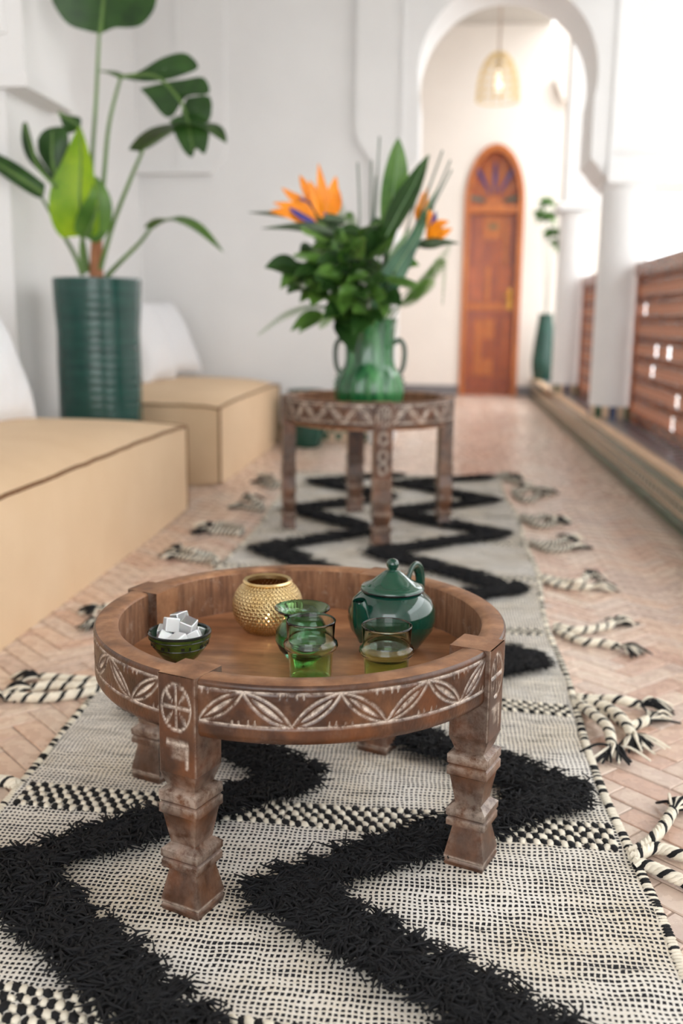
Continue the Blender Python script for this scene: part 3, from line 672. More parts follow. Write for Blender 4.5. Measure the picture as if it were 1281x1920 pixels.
        for j in range(len(prof)-1):
            (w0, za, x0_), (w1, zb_, x1_) = prof[j], prof[j+1]
            C0 = [(-1, -1), (1, -1), (1, 1), (-1, 1)]
            A_ = [base+er*(rc+w0*kr*u_)+et*w0*v_+V(0, 0, za) for u_, v_ in C0]; B_ = [base+er*(rc+w1*kr*u_)+et*w1*v_+V(0, 0, zb_) for u_, v_ in C0]
            for k in range(4):
                # subdivide each face for wax in the edges
                o = len(mb.v); m_ = 6
                for (a_, b_, wv_) in ((A_[k], A_[(k+1) % 4], x0_), (B_[k], B_[(k+1) % 4], x1_)):
                    for s_ in np.linspace(0, 1, m_): mb.v.append(tuple(a_+(b_-a_)*s_)); wax.append(wv_*wk+(.16*wk if s_ in (0, 1) else 0))
                for s_ in range(m_-1): mb.f.append((o+s_, o+s_+1, o+m_+s_+1, o+m_+s_)); mb.m.append(0)
        w_, z_, _ = prof[-1]; q4([base+er*(rc+w_*kr*u_)+et*w_*v_+V(0, 0, z_) for u_, v_ in ((-1, -1), (-1, 1), (1, 1), (1, -1))])
        mb.build('leg', ['carved_wood', 'rim_wood'], t, 25, attr=wax)
    return t
R90 = PI/2
def block1(U, q_):   # small squared hook under the rosette
    line = lambda d, w_: np.clip(1-np.abs(d)/w_, 0, 1)
    return np.clip(line(q_-.78, .10)*(U > -.55)*(U < .6)+line(U-.55, .13)*(q_ < .8)*(q_ > .15)+.5*line(U-.1, .5)*(q_ < .75)*(q_ > .35), 0, 1)*.9
hw = .0275; T1 = (-.197, 1.39); Z1 = .250
prof1 = [(hw, .198, .1), (.0200, .176, .3), (.0285, .172, .7), (.0285, .160, .4), (.0262, .157, .0), (.0285, .154, .5), (.0285, .143, .05), (.0250, .140, .0), (.0185, .100, .3), (.0280, .092, .6), (.0280, .083, .3), (.0255, .080, 0), (.0275, .077, .5), (.0275, .068, .1), (.0205, .064, .1), (.0285, .024, .05), (.0290, .021, .9), (.0272, .018, .5), (.0290, .014, .0), (.0270, .006, .0)]
az0 = math.radians(-22)
table('carved_coffee_table', 'low round carved wooden tray table set with teapot and glasses', T1, .296, .324, Z1, [az0+k*R90 for k in range(4)], hw, prof1, 7, dict(asp=1.25, b=.20, lo=.30, hi=.88, block=block1), th=.034)
def block2(U, q_):
    line = lambda d, w_: np.clip(1-np.abs(d)/w_, 0, 1); g = 0*U
    for z_ in (.2, .45, .8): g = np.maximum(g, line(np.hypot(U*.6, (q_-z_)*2.6)-.28, .14))
    return g*.55
hw2 = .031; T2 = (-.263, 3.525); Z2 = .398
prof2 = [(hw2, .232, .1), (.034, .228, .5), (.034, .218, .5), (.030, .214, .1), (.033, .210, .5), (.033, .200, .3), (.029, .196, .1), (.034, .158, .3), (.034, .146, .6), (.030, .142, .2), (.030, .122, .2), (.034, .118, .8), (.034, .106, .7), (.031, .102, .1), (.025, .072, .1), (.034, .066, .8), (.034, .052, .5), (.028, .046, .1), (.033, .016, .3), (.029, .006, .1)]
az2 = math.radians(14)
table('carved_pedestal_table', 'taller round carved wooden table carrying the green flower vase', T2, .300, .480, Z2, [az2+k*R90 for k in range(4)], hw2, prof2, 8, dict(asp=.95, b=.16, lo=.18, hi=.90, block=block2), res=(200, 30), kr=.74, wk=.3)
TZ = Z1+.006   # tray surface
# ================================================================== ON THE TRAY
def P_(x, y, up=0): return gz(x, y, TZ+up)
# candle holder
cp = P_(502, 1084, .086); t = thing('candle_holder', 'round gold perforated candle holder with a lit candle inside', 'candle holder', (cp[0], cp[1], TZ))
rmax, hgt = .0565, .083
def ch(u, v):  # v 0..1 bottom to top
    a = -1.12+v*(2.05); r = rmax*math.cos(a)**.9 if abs(a) < PI/2 else 0; z = hgt*.5+.049*math.sin(a)
    return r, z
prof = [(v,)+ch(0, v) for v in np.linspace(0, 1, 17)]
mb = MB(); rows, cols = 17, 46
for j in range(rows):
    for i in range(cols):
        o = (j % 2)*.5; cen = []
        def S_(u, v):
            r, z = ch(0, min(max(v, 0), 1)); a = 2*PI*u/cols; return (cp[0]+r*math.cos(a), cp[1]+r*math.sin(a), TZ+z)
        u0 = i+o; v0 = j/rows; dv = 1/rows
        out = [(0, 0), (.5, 0), (1, 0), (1, .5), (1, 1), (.5, 1), (0, 1), (0, .5)]
        inn = [(.5+.17*math.cos(k), .5+.20*math.sin(k)) for k in np.radians([225, 270, 315, 0, 45, 90, 135, 180])]
        vs_ = [S_(u0+a, v0+b*dv) for a, b in out]+[S_(u0+a, v0+b*dv) for a, b in inn]
        mb.add(vs_, [(k, (k+1) % 8, 8+(k+1) % 8, 8+k) for k in range(8)])
ob = mb.build('shell', 'gold', t, 60); ob.data.materials.append(M['gold_inner_shade'])
md = ob.modifiers.new('thickness', 'SOLIDIFY'); md.thickness = .0012; md.offset = -1; md.material_offset = 1; md.material_offset_rim = 1
r1, z1 = ch(0, 1); r0, z0_ = ch(0, 0)
MB().lathe([(r1-.003, z1-.004), (r1-.003, z1+.002), (r1+.002, z1+.004), (r1+.004, z1+.001), (r1+.001, z1-.002)], (cp[0], cp[1], TZ), 48).build('rim', 'gold', t)
MB().lathe([(.0005, .001), (r0+.004, .0005), (r0+.005, .003), (r0+.001, z0_+.001), (.0005, z0_+.001)], (cp[0], cp[1], TZ), 48).build('foot', 'gold', t)
tz = TZ+z0_+.002
MB().lathe([(.0005, 0), (.019, 0), (.019, .015), (.018, .015), (.018, .012), (.0005, .012)], (cp[0], cp[1], tz), 24).build('tealight', 'wax_candle', t)
MB().lathe([(.0005, .012), (.0035, .018), (.003, .024), (.0005, .034)], (cp[0], cp[1], tz), 10).build('flame', 'flame', t)
# bowl with sugar cubes
bp = P_(337, 1184, .047); t = thing('sugar_bowl', 'small olive green glazed bowl heaped with sugar cubes', 'bowl', (bp[0], bp[1], TZ))
bo = [(.0005, .001), (.019, .0), (.020, .002), (.0195, .005), (.027, .011), (.037, .024), (.0435, .038), (.0455, .046)]
bi = [(.0415, .046), (.039, .038), (.033, .025), (.022, .014), (.0005, .011)]
MB().lathe(bo, (bp[0], bp[1], TZ), 48).build('body', 'bowl_glaze', t)
MB().lathe([(.0455, .0455), (.0458, .048), (.0440, .0492), (.0415, .048), (.0413, .0455)], (bp[0], bp[1], TZ), 48).build('rim', 'bowl_rim', t)
MB().lathe(bi, (bp[0], bp[1], TZ), 48).build('inside', 'dark_glaze', t)
for z_ in (.0405, .0275):
    i_ = z_; r_ = np.interp(z_, [b[1] for b in bo[3:]], [b[0] for b in bo[3:]])
    MB().lathe([(r_+.0002, z_-.0008), (r_+.0009, z_), (r_+.0005, z_+.0008)], (bp[0], bp[1], TZ), 48).build('painted_line', 'bowl_rim', t)
mk = MB()
for i in range(26):
    a = 2*PI*i/26; z_ = .034; r_ = .0412
    if i % 3 != 2: mk.box((bp[0]+r_*math.cos(a), bp[1]+r_*math.sin(a), TZ+z_), (.0016, .0022 if i % 3 else .005, .007), rz=a)
mk.build('painted_marks', 'bowl_rim', t, 0)
sc0 = None
cubes = [(-.020, -.012, .039, .3), (.004, -.021, .039, 1.0), (.024, -.006, .039, .2), (-.006, .020, .040, .7), (.018, .018, .040, 1.2), (-.025, .010, .040, .1), (-.011, -.004, .058, .5), (.013, .0, .056, 1.3), (-.004, .018, .060, .9)]
for i, (x, y, z, a) in enumerate(cubes):
    if sc0 is None:
        s_ = .0100; mb = MB()
        b = .0012
        for ax in range(3):
            for sg in (-1, 1):
                vs_ = []
                for u_, v_ in ((-1, -1), (1, -1), (1, 1), (-1, 1)):
                    p = [0, 0, 0]; p[ax] = sg*s_; p[(ax+1) % 3] = u_*(s_-b); p[(ax+2) % 3] = v_*(s_-b)*sg; vs_.append(tuple(p))
                mb.add(vs_, [(0, 1, 2, 3)])
        import bmesh
        o_ = mb.build('sugar_cube', 'sugar', None, 0); bmx = bmesh.new(); bmx.from_mesh(o_.data); bmesh.ops.convex_hull(bmx, input=bmx.verts); bmx.to_mesh(o_.data); bmx.free(); sc0 = o_.data
    else: o_ = link('sugar_cube', sc0)
    o_.location = (bp[0]+x, bp[1]+y, TZ+z); o_.rotation_euler = (random.uniform(-.5, .5), random.uniform(-.5, .5), a)
    tag(o_, 'white sugar cube lying low in the small green bowl' if i < 6 else 'white sugar cube on top of the heap in the green bowl', 'sugar cube', 'sugar cubes heaped in the bowl')
# teapot
tp = P_(737, 1048, .140); t = thing('teapot', 'dark green enamel teapot with domed lid and looped handle', 'teapot', (tp[0], tp[1], TZ))
bodyp = [(.0005, .001), (.038, .0), (.041, .003), (.051, .016), (.063, .034), (.067, .051), (.0655, .065), (.059, .079), (.049, .088), (.044, .092), (.0445, .096)]
MB().lathe(bodyp, (tp[0], tp[1], TZ), 64).build('body', 'enamel', t)
dl = -.007
ld = MB().lathe([(.0475, .1005+dl), (.048, .103+dl), (.046, .106+dl), (.039, .1085+dl), (.029, .1145+dl), (.020, .122+dl), (.0125, .128+dl), (.008, .130+dl), (.0005, .131+dl)], (tp[0], tp[1], TZ), 64).build('lid', 'enamel_lid_lit', t, 60)
MB().lathe([(.0445, .0985+dl), (.0482, .1+dl), (.0486, .1015+dl), (.0478, .1028+dl)], (tp[0], tp[1], TZ), 64).build('lid_edge', 'enamel_rim', ld)
MB().lathe([(.0070, .1225), (.0064, .125), (.0088, .1285), (.0098, .133), (.0080, .1375), (.004, .140), (.0005, .1404)], (tp[0], tp[1], TZ), 32).build('knob', 'enamel', ld, 60)
sd = unit(V(-.62, -.78, 0)); B0 = V(tp[0], tp[1], TZ)
pth = bez([B0+sd*.048+V(0, 0, .036), B0+sd*.062+V(0, 0, .052), B0+sd*.068+V(0, 0, .070), B0+sd*.073+V(0, 0, .090)], 8)
MB().tube(pth, np.linspace(.022, .0095, len(pth)), 20, cap=False).build('spout', 'enamel', t, 60)
MB().tube([pth[-1]-V(0, 0, .004), pth[-1]-V(0, 0, .003)], .0085, 16).build('spout_shade', 'enamel_rim', t)  # dark disc painted in for the shade inside the spout
hd = unit(V(.46, .89, 0))
hp = bez([B0+hd*.046+V(0, 0, .086), B0+hd*.052+V(0, 0, .106), B0+hd*.066+V(0, 0, .116), B0+hd*.082+V(0, 0, .106), B0+hd*.088+V(0, 0, .082), B0+hd*.080+V(0, 0, .054), B0+hd*.060+V(0, 0, .040)], 8)
MB().tube(hp, .0085, 12, flat=.5).build('handle', 'enamel', t, 60)
# tea glasses
def tglass(px_, py_, label, sc=1.08):
    p = P_(px_, py_, .083*sc); t = thing('tea_glass', label, 'glass', (p[0], p[1], TZ), 'green tea glasses on the carved tray')
    pr = [(.0005, .0003), (.0245, .0), (.0265, .003), (.0285, .036), (.0295, .042), (.0335, .046), (.0350, .050), (.0335, .0545), (.0305, .0570), (.0300, .061), (.0312, .079), (.0318, .0820), (.0309, .0830), (.0298, .081), (.0287, .061), (.0290, .057), (.0318, .053), (.0325, .050), (.031, .047), (.0275, .043), (.0265, .036), (.0245, .010), (.0005, .008)]
    mb = MB().lathe([(r*sc, z*sc) for r, z in pr], (p[0], p[1], TZ), 56); mb.m = [1 if sum(mb.v[i][2] for i in f)/len(f) < TZ+.043*sc else 0 for f in mb.f]; mb.build('cup', ['tea_glass', 'tea_glass_base'], t, 60)
    return t
tglass(583, 1161, 'clear green tea glass in front of the small green jug')
tglass(726, 1171, 'clear green tea glass in front of the teapot')
jp = P_(567, 1140, .077)
pr = [(.0005, .0005), (.020, .0), (.024, .004), (.034, .016), (.040, .030), (.0385, .044), (.030, .056), (.0255, .062), (.028, .068), (.038, .074), (.041, .077), (.0405, .0785), (.037, .077), (.0265, .070), (.0235, .062), (.028, .055), (.0355, .044), (.037, .030), (.031, .017), (.0005, .007)]
o_ = MB().lathe(pr, (jp[0], jp[1], TZ), 56).build('glass_jug', 'jug_glass', None, 60, loc=(jp[0], jp[1], TZ)); tag(o_, 'small dark green bulbous glass jug with flared rim', 'jug')
# ================================================================== PLANTER AND PLANT
pc = V(-1.412, 4.02, 0); t = thing('planter', 'tall dark green glazed planter between the two sofas', 'planter', tuple(pc))
wob = lambda r, a, z: r*(1+.012*math.sin(z*11+.6))
MB().lathe([(.001, .0), (.150, .0), (.168, .02), (.172, .15), (.170, .35), (.168, .55), (.164, .68), (.172, .78), (.176, .84), (.178, .88), (.178, .892), (.170, .895), (.163, .885), (.160, .84), (.001, .84)], tuple(pc), 64, rad=wob).build('body', 'planter_glaze', t, 60)
MB().lathe([(.001, .842), (.08, .852), (.159, .842)], tuple(pc), 24).build('soil', 'soil', t)
PY = 4.02
def L3(*pts): return np.array([atY(x, y, PY+dy) for x, y, dy in pts])
pl = thing('bird_of_paradise_plant', 'tall leafy bird of paradise plant growing in the dark green planter', 'plant', (pc[0], pc[1], .842))
base = atY(178, 520, PY); base[2] = .845
def stem(pts, r0=.011, r1=.006): return MB().tube(bez(L3(*pts), 8), np.linspace(r0, r1, (len(pts)-1)*8+1), 8).build('stalk', 'pot_stem', pl)
def wprof(n, w, p0=.12, sharp=.75): s_ = np.linspace(0, 1, n); return w*np.clip(np.sin(PI*np.clip(s_*(1-p0)+p0, 0, 1)**sharp), .03, 1)
tocam = V(.33, -.94, .05)
MB().tube(bez([V(-1.415, 4.02, .845), V(-1.412, 4.02, .95), V(-1.405, 4.015, 1.06)], 6), np.linspace(.032, .022, 13), 12).build('trunk', 'bark', pl)
for pts in ([(178, 500, 0), (172, 330, 0), (180, 190, .0), (186, 60, 0)], [(182, 500, 0), (195, 330, 0), (205, 230, 0), (226, 146, 0)], [(188, 505, -.02), (212, 420, -.03), (245, 335, -.05), (268, 282, -.05)],
            [(200, 518, -.02), (225, 492, -.04), (262, 455, -.06), (285, 424, -.06)], [(155, 516, .0), (140, 478, 0), (110, 425, -.06), (78, 370, -.14)], [(158, 512, -.05), (152, 470, -.06), (157, 430, -.08)],
            [(165, 510, .0), (150, 430, -.05), (120, 370, -.12), (104, 345, -.14)]): stem(pts)
def blade(pts, w, nrm, mat='leaf_dark', fold=.22, wl=1.0, wr=1.0, n=5, p0=.12, sharp=.75, wave=0):
    mid = bez(L3(*pts), n); W0 = wprof(len(mid), w, p0, sharp)
    o_ = MB().leaf(mid, W0*wl, nrm, fold, 0, W0*wr, wave).build('leaf', mat, pl, 60)
    MB().tube(mid-unit(np.array(nrm) if np.ndim(nrm) == 1 else nrm[0])*-.002, np.linspace(.007, .002, len(mid)), 6).build('midrib', 'pot_stem', o_); return o_
def outline_leaf(loops, dep, rib, mat='leaf_dark'):   # torn or tilted blade: outline points at their own depth, slightly cupped
    mb = MB()
    for L_ in loops:
        P = bez([(x, y) for x, y in L_]+[L_[0]], 3)[:-1]; c_ = P.mean(0); rows = []
        for k in (1, .75, .5, .25, .02): rows.append([atY(*(c_+(p-c_)*k), PY+dep(*(c_+(p-c_)*k))-.02*(1-k*k)) for p in P])
        mb.grid(rows, wrap=True)
    o_ = mb.build('leaf', mat, pl, 60); rb = bez(np.array([atY(x, y, PY+dep(x, y)-.024) for x, y in rib]), 6); MB().tube(rb, np.linspace(.008, .003, len(rb)), 6).build('midrib', 'pot_stem', o_); return o_
outline_leaf([[(92, -40), (95, -5), (110, 25), (130, 47), (160, 57), (188, 62), (215, 52), (240, 52), (262, 48), (280, 32), (292, 8), (296, -40), (290, -120), (260, -220), (205, -300), (150, -240), (110, -140)]], lambda x, y: -.05*((x-190)/100)**2, [(188, 62), (194, 0), (200, -120), (205, -290)])
d2_ = lambda x, y: -.02-(x-228)*.0010-(y-140)*.0003
outline_leaf([[(228, 146), (262, 133), (300, 110), (335, 99), (356, 104), (372, 126), (345, 140), (310, 150), (270, 153)], [(262, 166), (310, 154), (345, 149), (382, 145), (392, 175), (350, 181), (326, 215), (307, 217), (280, 185)], [(350, 183), (394, 181), (392, 228), (360, 222), (340, 214)], [(318, 226), (342, 216), (390, 235), (385, 288), (368, 278), (360, 295), (345, 284), (330, 256)]], d2_, [(228, 144), (290, 142), (335, 185), (352, 225), (362, 285)])
outline_leaf([[(85, 345), (78, 372), (45, 357), (0, 326), (-40, 300), (-60, 270), (0, 290), (40, 311)]], lambda x, y: -.14-(85-x)*.0008, [(80, 362), (30, 328), (-40, 286)])
outline_leaf([[(42, 232), (48, 228), (54, 240), (62, 280), (82, 310), (108, 346), (102, 352), (75, 324), (50, 296), (40, 262)]], lambda x, y: -.16, [(105, 350), (70, 310), (47, 232)])
outline_leaf([[(70, 262), (80, 246), (100, 238), (125, 242), (128, 290), (110, 345), (92, 322), (72, 288)]], lambda x, y: -.12, [(108, 342), (98, 300), (98, 245)])
outline_leaf([[(109, 209), (130, 216), (151, 221), (149, 240), (128, 250), (116, 232)]], lambda x, y: -.08, [(110, 211), (148, 236)])
blade([(226, 146, 0), (206, 137, .02), (180, 133, .04)], .03, V(0, -.3, 1), 'leaf_dark')
blade([(262, 284, -.05), (318, 246, -.12), (385, 238, -.2), (424, 268, -.26)], .10, V(.05, -.22, 1), 'leaf_dark', .15)
blade([(283, 428, -.06), (318, 412, -.12), (368, 428, -.2), (418, 472, -.26)], .055, V(.1, -.25, 1), 'leaf_mid', .2)
blade([(158, 442, -.10), (150, 380, -.13), (152, 310, -.13), (150, 236, -.11)], .115, unit(V(.15, -1, .1)), 'leaf_bright', .22, 1, .62, p0=.16)
blade([(160, 445, -.10), (176, 410, -.12), (186, 370, -.13), (180, 330, -.12)], .065, unit(V(.5, -.85, .1)), 'leaf_mid', .25)
# low green pot by the arch wall
gp = (-.80, 5.80, 0); o_ = MB().lathe([(.001, 0), (.085, 0), (.095, .015), (.12, .10), (.125, .18), (.115, .26), (.10, .30), (.105, .32), (.11, .335), (.09, .335), (.085, .29), (.001, .28)], gp, 40).build('floor_pot', 'dark_pot_glaze', None, 60, loc=gp)
tag(o_, 'squat dark green glazed pot standing by the arch wall behind the vase table', 'pot')
# ================================================================== VASE AND BOUQUET
VZ = Z2+.006; vc = V(-.262, 3.525, VZ); t = thing('flower_vase', 'glossy green lobed ceramic vase with two handles', 'vase', tuple(vc))
def lob(r, a, z): k = math.exp(-((z-.10)/.075)**2); return r*(1-.15*k*(1-abs(math.cos(a*5+.3)))**1.5)
MB().lathe([(.001, .001), (.080, .0), (.090, .006), (.110, .035), (.121, .070), (.1235, .100), (.119, .130), (.106, .158), (.091, .180), (.086, .205), (.086, .240), (.088, .290), (.093, .338), (.095, .345), (.090, .345), (.083, .300), (.078, .24), (.001, .23)], tuple(vc), 80, rad=lob).build('body', 'vase_glaze', t, 60)
for s_ in (-1, 1):
    hd = unit(V(s_, .12, 0)); hp = bez([vc+hd*.082+V(0, 0, .258), vc+hd*.104+V(0, 0, .272), vc+hd*.120+V(0, 0, .252), vc+hd*.123+V(0, 0, .215), vc+hd*.118+V(0, 0, .178), vc+hd*.106+V(0, 0, .152)], 6)
    MB().tube(hp, .0085, 10).build('handle', 'dark_glaze', t)
    for k in range(6): MB().lathe([(.0005, -.007), (.006, -.004), (.007, 0), (.006, .004), (.0005, .007)], tuple(vc+hd*(np.interp(.14-.018*k, [.04, .085, .115, .15], [.105, .121, .123, .113]))+V(0, 0, .14-.018*k)), 8).build('bead', 'dark_glaze', t)
BY_ = 3.525; VT = vc+V(0, 0, .30)
def B3(*pts): return np.array([atY(x, y, BY_+dy) for x, y, dy in pts])
def root(): return VT+V(random.uniform(-.045, .045), random.uniform(-.045, .045), random.uniform(-.05, 0))
def flower(name, stempts, beak, sepals, petals, label):
    sp = bez(np.vstack([[root()], B3(*stempts)]), 8); t = thing(name, label, 'flower', tuple(sp[0]))
    MB().tube(sp, .006, 8).build('stem', 'stem_green', t)
    for bk in beak:
        b_ = bez(B3(*bk), 8); k = len(b_); MB().tube(b_, .023*np.clip(np.sin(PI*np.linspace(.12, 1, k)**.7), .04, 1), 10, flat=.8).build('bract', 'bract', t, 60)
    for s_ in sepals:
        m_ = bez(B3(*s_), 6); MB().leaf(m_, wprof(len(m_), .019, .06, .9), tocam*1.0, .35).build('sepal', 'orange_sepal', t, 60)
    for s_ in petals:
        m_ = bez(B3(*s_), 6); MB().leaf(m_, wprof(len(m_), .010, .2, 1.3), tocam, .3).build('petal', 'violet_petal', t, 60)
flower('bird_of_paradise_flower', [(660, 520, -.05), (640, 430, -.06)], [[(645, 415, -.06), (600, 408, -.08), (540, 402, -.1), (465, 398, -.12)]],
       [[(612, 405, -.08), (606, 370, -.09), (602, 345, -.09), (597, 306, -.08)], [(600, 405, -.08), (585, 375, -.1), (572, 350, -.11), (562, 328, -.1)], [(616, 405, -.08), (620, 375, -.06), (626, 350, -.05), (630, 330, -.04)], [(590, 405, -.08), (570, 385, -.1), (550, 370, -.12), (528, 352, -.12)], [(605, 408, -.1), (596, 385, -.12), (588, 360, -.13), (580, 338, -.13)], [(618, 408, -.06), (628, 390, -.04), (632, 370, -.03), (634, 352, -.03)]],
       [[(612, 402, -.10), (590, 390, -.11), (560, 370, -.13)]], 'bird of paradise flower with tall orange sepals on the sofa side of the vase')
flower('bird_of_paradise_flower', [(655, 530, -.10), (620, 445, -.14)], [[(622, 440, -.14), (590, 428, -.17), (550, 425, -.2), (490, 428, -.22)]],
       [[(588, 420, -.16), (565, 398, -.18), (545, 388, -.19), (512, 380, -.2)], [(575, 420, -.16), (555, 405, -.18), (535, 398, -.2), (505, 396, -.2)], [(592, 420, -.16), (575, 395, -.17), (560, 385, -.17), (548, 376, -.16)]],
       [[(592, 418, -.17), (565, 405, -.19), (540, 388, -.2)]], 'lower bird of paradise flower with orange sepals spreading sideways over a dark beak')
flower('bird_of_paradise_flower', [(720, 540, .03), (765, 470, .05), (790, 420, .05)], [[(788, 425, .05), (795, 410, .03), (805, 395, .0), (815, 385, .0)]],
       [[(790, 420, .03), (790, 400, .02), (795, 380, .02), (803, 350, .02)], [(786, 420, .03), (786, 400, .02), (790, 385, .02), (793, 360, .02)]],
       [[(790, 425, .02), (786, 415, .02), (784, 405, .02)]], 'small orange bird of paradise flower half hidden behind a strap leaf')
flower('bird_of_paradise_flower', [(725, 545, -.03), (765, 480, -.03), (790, 458, -.04)], [[(790, 458, -.04), (812, 456, -.06), (832, 454, -.07), (862, 456, -.08)]],
       [[(805, 450, -.06), (815, 430, -.07), (825, 420, -.08), (842, 415, -.08)], [(803, 450, -.06), (808, 430, -.06), (808, 410, -.06), (804, 392, -.05)], [(808, 452, -.06), (820, 440, -.07), (832, 436, -.08), (848, 428, -.08)]],
       [[(806, 446, -.06), (812, 420, -.07), (818, 395, -.08)]], 'pale orange and violet bird of paradise flower beside the arched door')
def bigleaf(pts, w, nrm, mat, label, fold=.18, p0=.10, sharp=.8):
    mid = bez(np.vstack([[root()], B3(*pts)]), 8); n0 = 8; t = thing('broad_leaf', label, 'leaf', tuple(mid[0]))
    MB().tube(mid[:n0+2], .005, 6).build('stem', 'stem_green', t); b_ = mid[n0:]
    MB().leaf(b_, wprof(len(b_), w, p0, sharp), nrm, fold).build('blade', mat, t, 60)
    MB().tube(b_+unit(nrm)*.0015, np.linspace(.003, .001, len(b_)), 6).build('midrib', 'leaf_pale', t)
bigleaf([(722, 490, .02), (730, 420, .02), (740, 340, .02), (747, 258, .02)], .052, unit(V(.5, -.85, 0)), 'leaf_mid', 'upright rounded green leaf standing tallest in the vase', sharp=1.5)
bigleaf([(712, 480, -.03), (742, 410, -.03), (775, 350, -.03), (804, 290, -.03)], .046, unit(V(-.5, -.85, .2)), 'leaf_dark', 'dark green pointed leaf leaning toward the arched door', sharp=1.1)
bigleaf([(705, 590, -.12), (735, 520, -.12), (765, 470, -.11), (800, 415, -.10)], .038, unit(V(.35, -.9, .3)), 'leaf_blue', 'long blue green strap leaf crossing the front of the bouquet')
bigleaf([(700, 585, -.10), (722, 520, -.09), (745, 470, -.08), (772, 425, -.06)], .022, unit(V(-.2, -.9, .3)), 'leaf_pale', 'narrow pale strap leaf beside the blue green one')
bigleaf([(722, 560, -.06), (745, 500, -.05), (770, 450, -.04), (822, 350, -.02)], .020, unit(V(.5, -.9, .1)), 'leaf_blue', 'narrow blue green strap leaf reaching past the orange flower')
gl = 'thin grey green grass stem rising straight from the bouquet'
for i, (x0, y0, x1, y1) in enumerate(((678, 470, 671, 305), (694, 480, 697, 300), (700, 480, 712, 256), (696, 470, 706, 330), (742, 500, 805, 290), (752, 500, 830, 282), (760, 500, 845, 300), (756, 495, 847, 318))):
    p = bez(np.vstack([[root()], B3((x0, y0, .02), ((x0+x1)/2, (y0+y1)/2, .02), (x1, y1, .02))]), 5)
    o_ = MB().tube(p, np.linspace(.0045, .0035, len(p)), 6).build('grass_stem', 'grass_stem', None, 60, loc=tuple(p[0])); tag(o_, gl if i < 4 else 'thin grey green grass stem slanting out toward the arched door', 'grass stem', 'grass stems in the bouquet')
# fern fronds
def frond(pts, ln, label, nl=46, mat='leaf_fern', droop=.3):
    sp = bez(np.vstack([[root()], B3(*pts)]), 10); t = thing('fern_frond', label, 'fern', tuple(sp[0])); MB().tube(sp, np.linspace(.003, .001, len(sp)), 6).build('rachis', 'stem_green', t)
    mb = MB(); T = np.gradient(sp, axis=0); K = len(sp); k0 = int(K*.38)
    for i in np.linspace(k0, K-1, nl):
        j = int(i); p = sp[j]; tt = unit(T[j]); n_ = unit(V(.1, -.7, .7)); sd = unit(np.cross(tt, n_)); f = (i-k0)/(K-1-k0); l = ln*(math.sin(PI*(.18+.8*f))**.7)
        for s_ in (-1, 1):
            d = unit(sd*s_+tt*.45-V(0, 0, droop)); mid = np.array([p+d*l*q_ for q_ in (0, .35, .7, 1)]); mb.leaf(mid, l*np.array([.08, .11, .08, .015]), n_, .1)
    mb.build('leaflets', mat, t, 60); return t
frond([(640, 585, -.06), (590, 575, -.10), (535, 590, -.14), (484, 628, -.16)], .024, 'single fern frond drooping low on the sofa side of the vase')
frond([(610, 560, -.04), (570, 530, -.06), (545, 518, -.08), (525, 496, -.08)], .03, 'fern frond curling up on the sofa side of the bouquet')
frond([(740, 570, -.02), (790, 530, -.03), (820, 500, -.04), (846, 455, -.05)], .03, 'fern frond rising toward the arched door')
frond([(760, 560, .0), (805, 520, .0), (832, 490, .0), (830, 572, .0)], .022, 'fern frond bending over and hanging straight down at its tip')
frond([(735, 585, -.08), (770, 560, -.1), (795, 540, -.12), (815, 525, -.12)], .034, 'short feathery fern frond low beside the vase neck')
frond([(640, 480, .0), (640, 430, 0), (638, 395, 0), (636, 365, 0)], .022, 'fern frond standing upright behind the orange flowers')
frond([(660, 470, .03), (662, 430, .03), (655, 405, .03), (650, 400, .03)], .024, 'small fern frond nestled behind the upright one')
for i, (x, y, dx, dy_) in enumerate(((650, 530, -70, 20), (640, 500, -90, -20), (690, 530, 40, 60), (665, 500, -20, -60), (700, 500, 30, -50), (655, 560, -55, 55), (715, 530, 70, 10), (625, 470, -60, -40))):
    frond([(x, y, -.10), (x+dx*.35, y+dy_*.35-12, -.17), (x+dx*.7, y+dy_*.7-8, -.22), (x+dx, y+dy_, -.24)], .032, 'bushy fern frond among the broad leaves over the vase mouth', 34, 'leaf_fern' if i % 2 else 'leaf_mid')['group'] = 'bushy ferns in the middle of the bouquet'
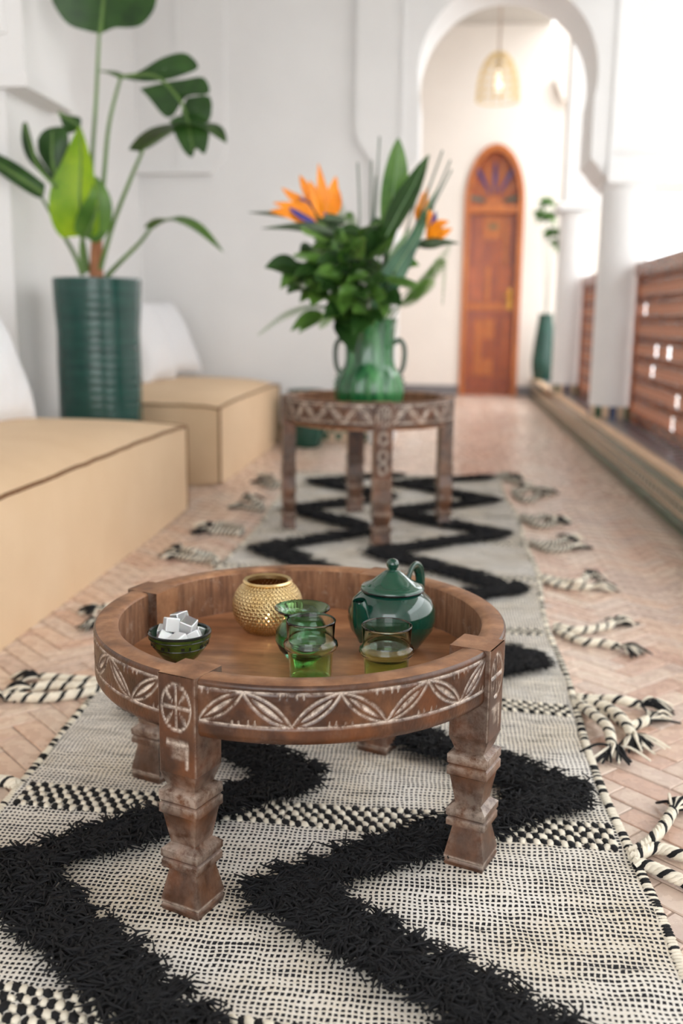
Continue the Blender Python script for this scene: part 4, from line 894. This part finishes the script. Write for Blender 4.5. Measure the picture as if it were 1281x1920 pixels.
# broad foliage sprays
spots = [(560, 505, -.14), (575, 545, -.16), (610, 500, -.16), (600, 555, -.20), (640, 520, -.20), (650, 575, -.22), (620, 460, -.12), (660, 470, -.14), (690, 520, -.20), (700, 470, -.06), (715, 560, -.18), (670, 545, -.23), (690, 590, -.18), (640, 600, -.16), (590, 470, -.08), (735, 540, -.08), (720, 500, -.06), (630, 430, -.02), (680, 440, 0), (605, 590, -.12), (650, 490, -.18), (630, 545, -.22), (660, 510, -.1), (700, 540, -.1), (600, 520, -.06), (680, 490, .04), (640, 455, .02), (575, 515, -.1), (710, 440, .02), (665, 580, -.12)]
for i, (x, y, dy) in enumerate(spots):
    where = 'under the orange flowers' if y < 480 else 'on the sofa side of the vase mouth' if x < 625 else 'on the door side of the vase mouth' if x > 695 else 'hanging over the front of the vase mouth'
    tip = B3((x, y, dy))[0]; r0 = root(); mid_ = (r0+tip)/2+V(0, .02, .06)
    sp = bez([r0, mid_, tip], 6); t = thing('foliage_sprig', 'leafy green sprig with broad drooping leaves '+where, 'sprig', tuple(r0), 'leafy sprigs of the bouquet'); MB().tube(sp, .003, 6).build('stem', 'stem_green', t)
    out = unit(tip-VT); 
    for k in range(4):
        p0 = sp[[-1, -1, -3, -5][k]]; a = random.uniform(-1.1, 1.1); d = unit(out+V(a*.8, random.uniform(-.5, .2), random.uniform(-.9, .35))); l = random.uniform(.085, .135)
        m_ = np.array([p0+d*l*q_-V(0, 0, .035*q_*q_) for q_ in np.linspace(0, 1, 8)])
        MB().leaf(m_, wprof(8, l*random.uniform(.24, .34), .06, .8), unit(V(random.uniform(-.5, .5), -.8, .6)), .25).build('leaf', ('leaf_mid', 'leaf_dark', 'leaf_dark', 'leaf_mid')[(i+k) % 4], t, 60)
# ================================================================== FAR THINGS
uc = (.945, 9.78, 0); t = thing('floor_urn', 'tall slender dark green urn with a sparse plant by the far wall', 'urn', uc)
MB().lathe([(.001, 0), (.05, 0), (.055, .02), (.05, .05), (.085, .15), (.11, .28), (.115, .36), (.10, .52), (.08, .68), (.066, .78), (.072, .81), (.06, .81), (.055, .74), (.001, .7)], uc, 32).build('body', 'dark_pot_glaze', t, 60)
up = thing('urn_plant', 'sparse leafy plant on thin stems rising from the tall green urn', 'plant', (uc[0], uc[1], .72))
for zt, xo in ((1.82, -.03), (1.55, .02), (1.45, .06), (1.7, .0), (1.72, -.08)):
    sp = bez([V(uc[0], uc[1], .71), V(uc[0]+xo*.5, uc[1], (zt+.8)/2), V(uc[0]+xo, uc[1]-.03, zt)], 6); MB().tube(sp, .0022, 6).build('stalk', 'leaf_dark', up)
    for k in range(9):
        d = unit(V(random.uniform(-1, .6), random.uniform(-.6, 0), random.uniform(-.5, .6))); l = random.uniform(.07, .12); m_ = np.array([sp[-1]+d*l*q_-V(0, 0, .03*q_*q_) for q_ in np.linspace(0, 1, 6)])
        MB().leaf(m_, wprof(6, .028, .08), unit(V(.2, -.9, .4)), .2).build('leaf', 'leaf_dark' if k % 2 else 'leaf_mid', up, 60)
# pendant lamp
lc = V(.335, 8.0, 0); t = thing('pendant_lamp', 'pale woven wicker pendant lamp hanging on a cord beyond the arch', 'lamp', (lc[0], lc[1], 2.36))
MB().tube([lc+V(0, 0, CH), lc+V(0, 0, 2.70)], .009, 8).build('cord', 'cord', t)
sh = MB(); pr = [(.03, 2.70), (.06, 2.685), (.10, 2.64), (.132, 2.57), (.150, 2.48), (.156, 2.40), (.158, 2.36)]
for i in range(14):
    a = 2*PI*i/14; sh.tube([lc+V(r*math.cos(a), r*math.sin(a), z) for r, z in pr], .006, 6)
for r, z in [(np.interp(z, [p[1] for p in pr][::-1], [p[0] for p in pr][::-1]), z) for z in np.linspace(2.36, 2.69, 7)]: sh.tube([lc+V(r*math.cos(a), r*math.sin(a), z) for a in np.linspace(0, 2*PI, 33)], .006, 6)
sh.build('wicker_shade', 'wicker', t)
MB().lathe([(.012, 2.58), (.014, 2.54), (.03, 2.49), (.034, 2.465), (.026, 2.435), (.001, 2.425)], tuple(lc), 20).build('bulb', 'bulb', t, 60)
MB().lathe([(.001, 2.70), (.02, 2.70), (.02, 2.58), (.001, 2.58)], tuple(lc), 16).build('socket', 'cord', t)
